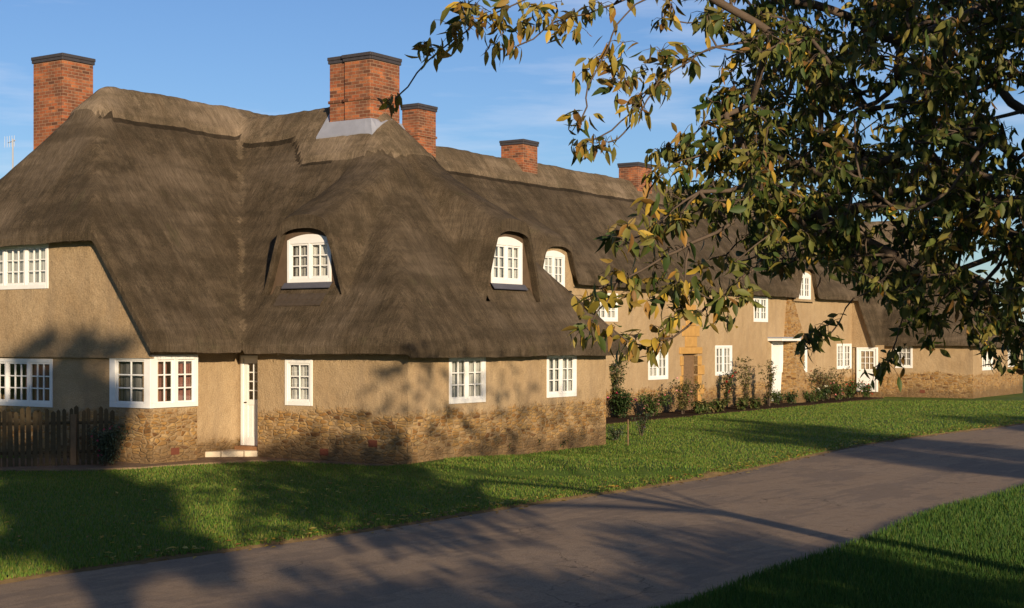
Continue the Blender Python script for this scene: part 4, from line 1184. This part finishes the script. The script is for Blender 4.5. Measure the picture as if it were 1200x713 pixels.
# ------------------------------------------------------------------ garden plants
def plant(name, px, py, h, r_, n, cols, flowers=(), fcol=((.5, .1, .15),), lsz=.05, label='', cat='bush', stems=5, lean=(0, 0), depth=None, group=None, loc=None, fsz=.035, low=.15):
    g = loc if loc is not None else ground(px, py); o = empty(name, tuple(g)); tag(o, label, cat, group)
    sb = MB(); lv = Leaves(); fl = Leaves(); cl = []
    for k in range(stems):
        a = random.uniform(0, 6.28); rr = r_*random.uniform(.2, .95)
        e = Vector((math.cos(a)*rr+lean[0], math.sin(a)*rr+lean[1], h*random.uniform(.7, 1.)))
        m_ = Vector((e.x*.35, e.y*.35, e.z*.5))
        sb.tube([(e.x*.08, e.y*.08, -.03), m_, e], [.012, .009, .004], 5, False)
        for t in (.3, .5, .7, .85, 1.): 
            p = (m_*(2*(1-t))+e*(2*t-1)) if t > .5 else Vector((m_.x*2*t, m_.y*2*t, m_.z*2*t))
            if p.z > low*h: cl.append(p)
    sb.build('stems', BARK, o)
    for k in range(n):
        c = random.choice(cl); p = c+rnd_dir()*random.uniform(0, r_*.38)
        p.z = max(.01, p.z); lv.add(p, rnd_dir(-.1), lsz*random.uniform(.6, 1.2), lsz*.3, random.choice(cols))
    lv.build('foliage', LEAFM, o)
    if flowers:
        for k in range(flowers):
            c = random.choice(cl); p = c+Vector((random.uniform(-1, 1)*r_*.35, random.uniform(-1, .6)*r_*.35, random.uniform(0, .12*h))); fcx = random.choice(fcol)
            fl = Leaves()
            for q in range(7): fl.add(p, rnd_dir(.2), fsz, fsz*.5, fcx, -.3)
            fl.build('bloom', FLOWER, o)
    return o
DKG = [(.025, .05, .015), (.035, .065, .02), (.05, .08, .025)]; MDG = [(.06, .10, .025), (.05, .085, .02), (.09, .12, .03)]; OLV = [(.12, .12, .035), (.08, .09, .03), (.16, .12, .05)]
GRY = [(.09, .12, .07), (.12, .15, .09), (.07, .09, .05)]
PINK = [(.60, .06, .16), (.55, .10, .2)]; RED = [(.55, .02, .02), (.5, .05, .03)]; SALM = [(.65, .22, .20), (.6, .3, .28)]; WHT = [(.7, .66, .5)]
plant('rose_bush', 125, 548, .86, .50, 3600, GRY, 12, PINK, .05, 'small grey green rose bush with pink blooms by the fence end', 'bush', 12)
plant('climbing_shrub', 724, 490, 2.0, .55, 1400, OLV+DKG, 0, lsz=.09, label='tall thin shrub beside the near wing far corner', cat='shrub', stems=7, lean=(-.15, 0), low=.25)
for i, (px, py, h, r_, nn_, cc, fn, fc_, lb) in enumerate([
    (735, 492, .8, .65, 900, DKG, 5, PINK, 'dark low shrub between the wing corner and the pink roses'),
    (762, 490, .75, .6, 700, MDG, 16, SALM, 'rose bush with pale pink blooms under the first row window'),
    (790, 487, 1.15, .6, 700, OLV, 8, SALM, 'sprawling rose bush left of the golden doorway'),
    (858, 476, 1.35, .35, 420, DKG+OLV, 12, RED, 'upright rose with bright red blooms under a row window'),
    (874, 474, 1.7, .4, 420, OLV, 0, RED, 'tall thin rose right of the red blooms'),
    (893, 472, 1.6, .4, 380, OLV, 0, RED, 'tall thin rose left of the canopy door'),
    (914, 470, .5, .4, 320, MDG, 0, RED, 'low green bush before the canopy door'),
    (926, 470, .45, .45, 320, DKG, 0, RED, 'low dark bush before the buttress'),
    (943, 469, .45, .4, 320, MDG, 0, RED, 'low green bush right of the buttress'),
    (952, 466, 1.3, .4, 260, OLV, 4, RED, 'thin rose in front of the wall right of the buttress'),
    (963, 467, .55, .5, 420, DKG, 16, WHT, 'low bush covered in cream flowers'),
    (976, 466, .7, .4, 350, MDG, 12, SALM, 'small bush with pink flowers beside the cream ones'),
    (978, 463, 1.25, .8, 700, OLV+[(.2, .12, .05)], 0, RED, 'rounded brown twiggy shrub under the last row window'),
    (993, 465, .75, .6, 520, MDG, 10, RED, 'leafy green plant with few red flowers left of the far door'),
    (1008, 464, .6, .5, 420, MDG, 22, RED, 'mound of red flowers before the far cottage door'),
    (1024, 463, .4, .4, 200, DKG, 14, RED, 'low red flowers at the far door step')]):
    ly_ = on_x(px, 400, XROW+.75)[0]; gl = to_world(XROW+.55+.25*(i % 3), ly_, .03)
    plant('garden_plant', px, py, h*1.05, r_*1.1, int(nn_*1.6), cc, fn, fc_, .09, lb, 'plant', 9, fsz=.06, loc=gl, group='plants in the bed along the row')
for i, (px, py) in enumerate([(820, 480), (832, 479), (842, 478), (868, 477), (885, 475)]):
    gl = to_world(XROW+1.35, on_x(px, 400, XROW+1.35)[0], .03)
    plant('leafy_clump', px, py, .42, .4, 200, OLV+MDG, 0, lsz=.16, label=['strap leaved clump at the foot of the golden doorway', 'second strap leaved clump right of the golden doorway', 'pale clump left of the red rose', 'pale clump right of the red rose', 'low clump between the two tall roses'][i], cat='plant', stems=6, loc=gl, group='leafy clumps along the row bed')
for i, (px, py, lb) in enumerate([(722, 517, 'low herb clump at the near wing far corner'), (752, 512, 'flowering herb clump with purple spikes on the lawn edge'), (690, 522, 'dark wallflower clump under the second wing window')]):
    plant('herb_clump', px, py, .38 if i != 1 else .6, .32, 420, GRY+DKG, 4 if i else 0, [(.18, .08, .35), (.5, .08, .04)], .06, lb, 'plant', 8, fsz=.03, group='herb clumps by the wing')
for i, (px, py) in enumerate([(590, 534), (625, 530), (655, 527)]):
    plant('bed_plant', px, py, .3, .25, 220, DKG+[(.08, .03, .03)], 0, lsz=.07, label=['dark bedding plant nearest the corner in the wing bed', 'middle dark bedding plant in the wing bed', 'dark bedding plant below the second wing window'][i], cat='plant', stems=6, group='bedding plants in the wing bed')
stk = MB(); g = ground(736, 522); stk.tube([(g.x, g.y, -.1), (g.x, g.y, .62)], .018, 5); tag(stk.build('garden_stake', WOOD), 'short wooden stake standing in the lawn edge by the wing', 'stake')
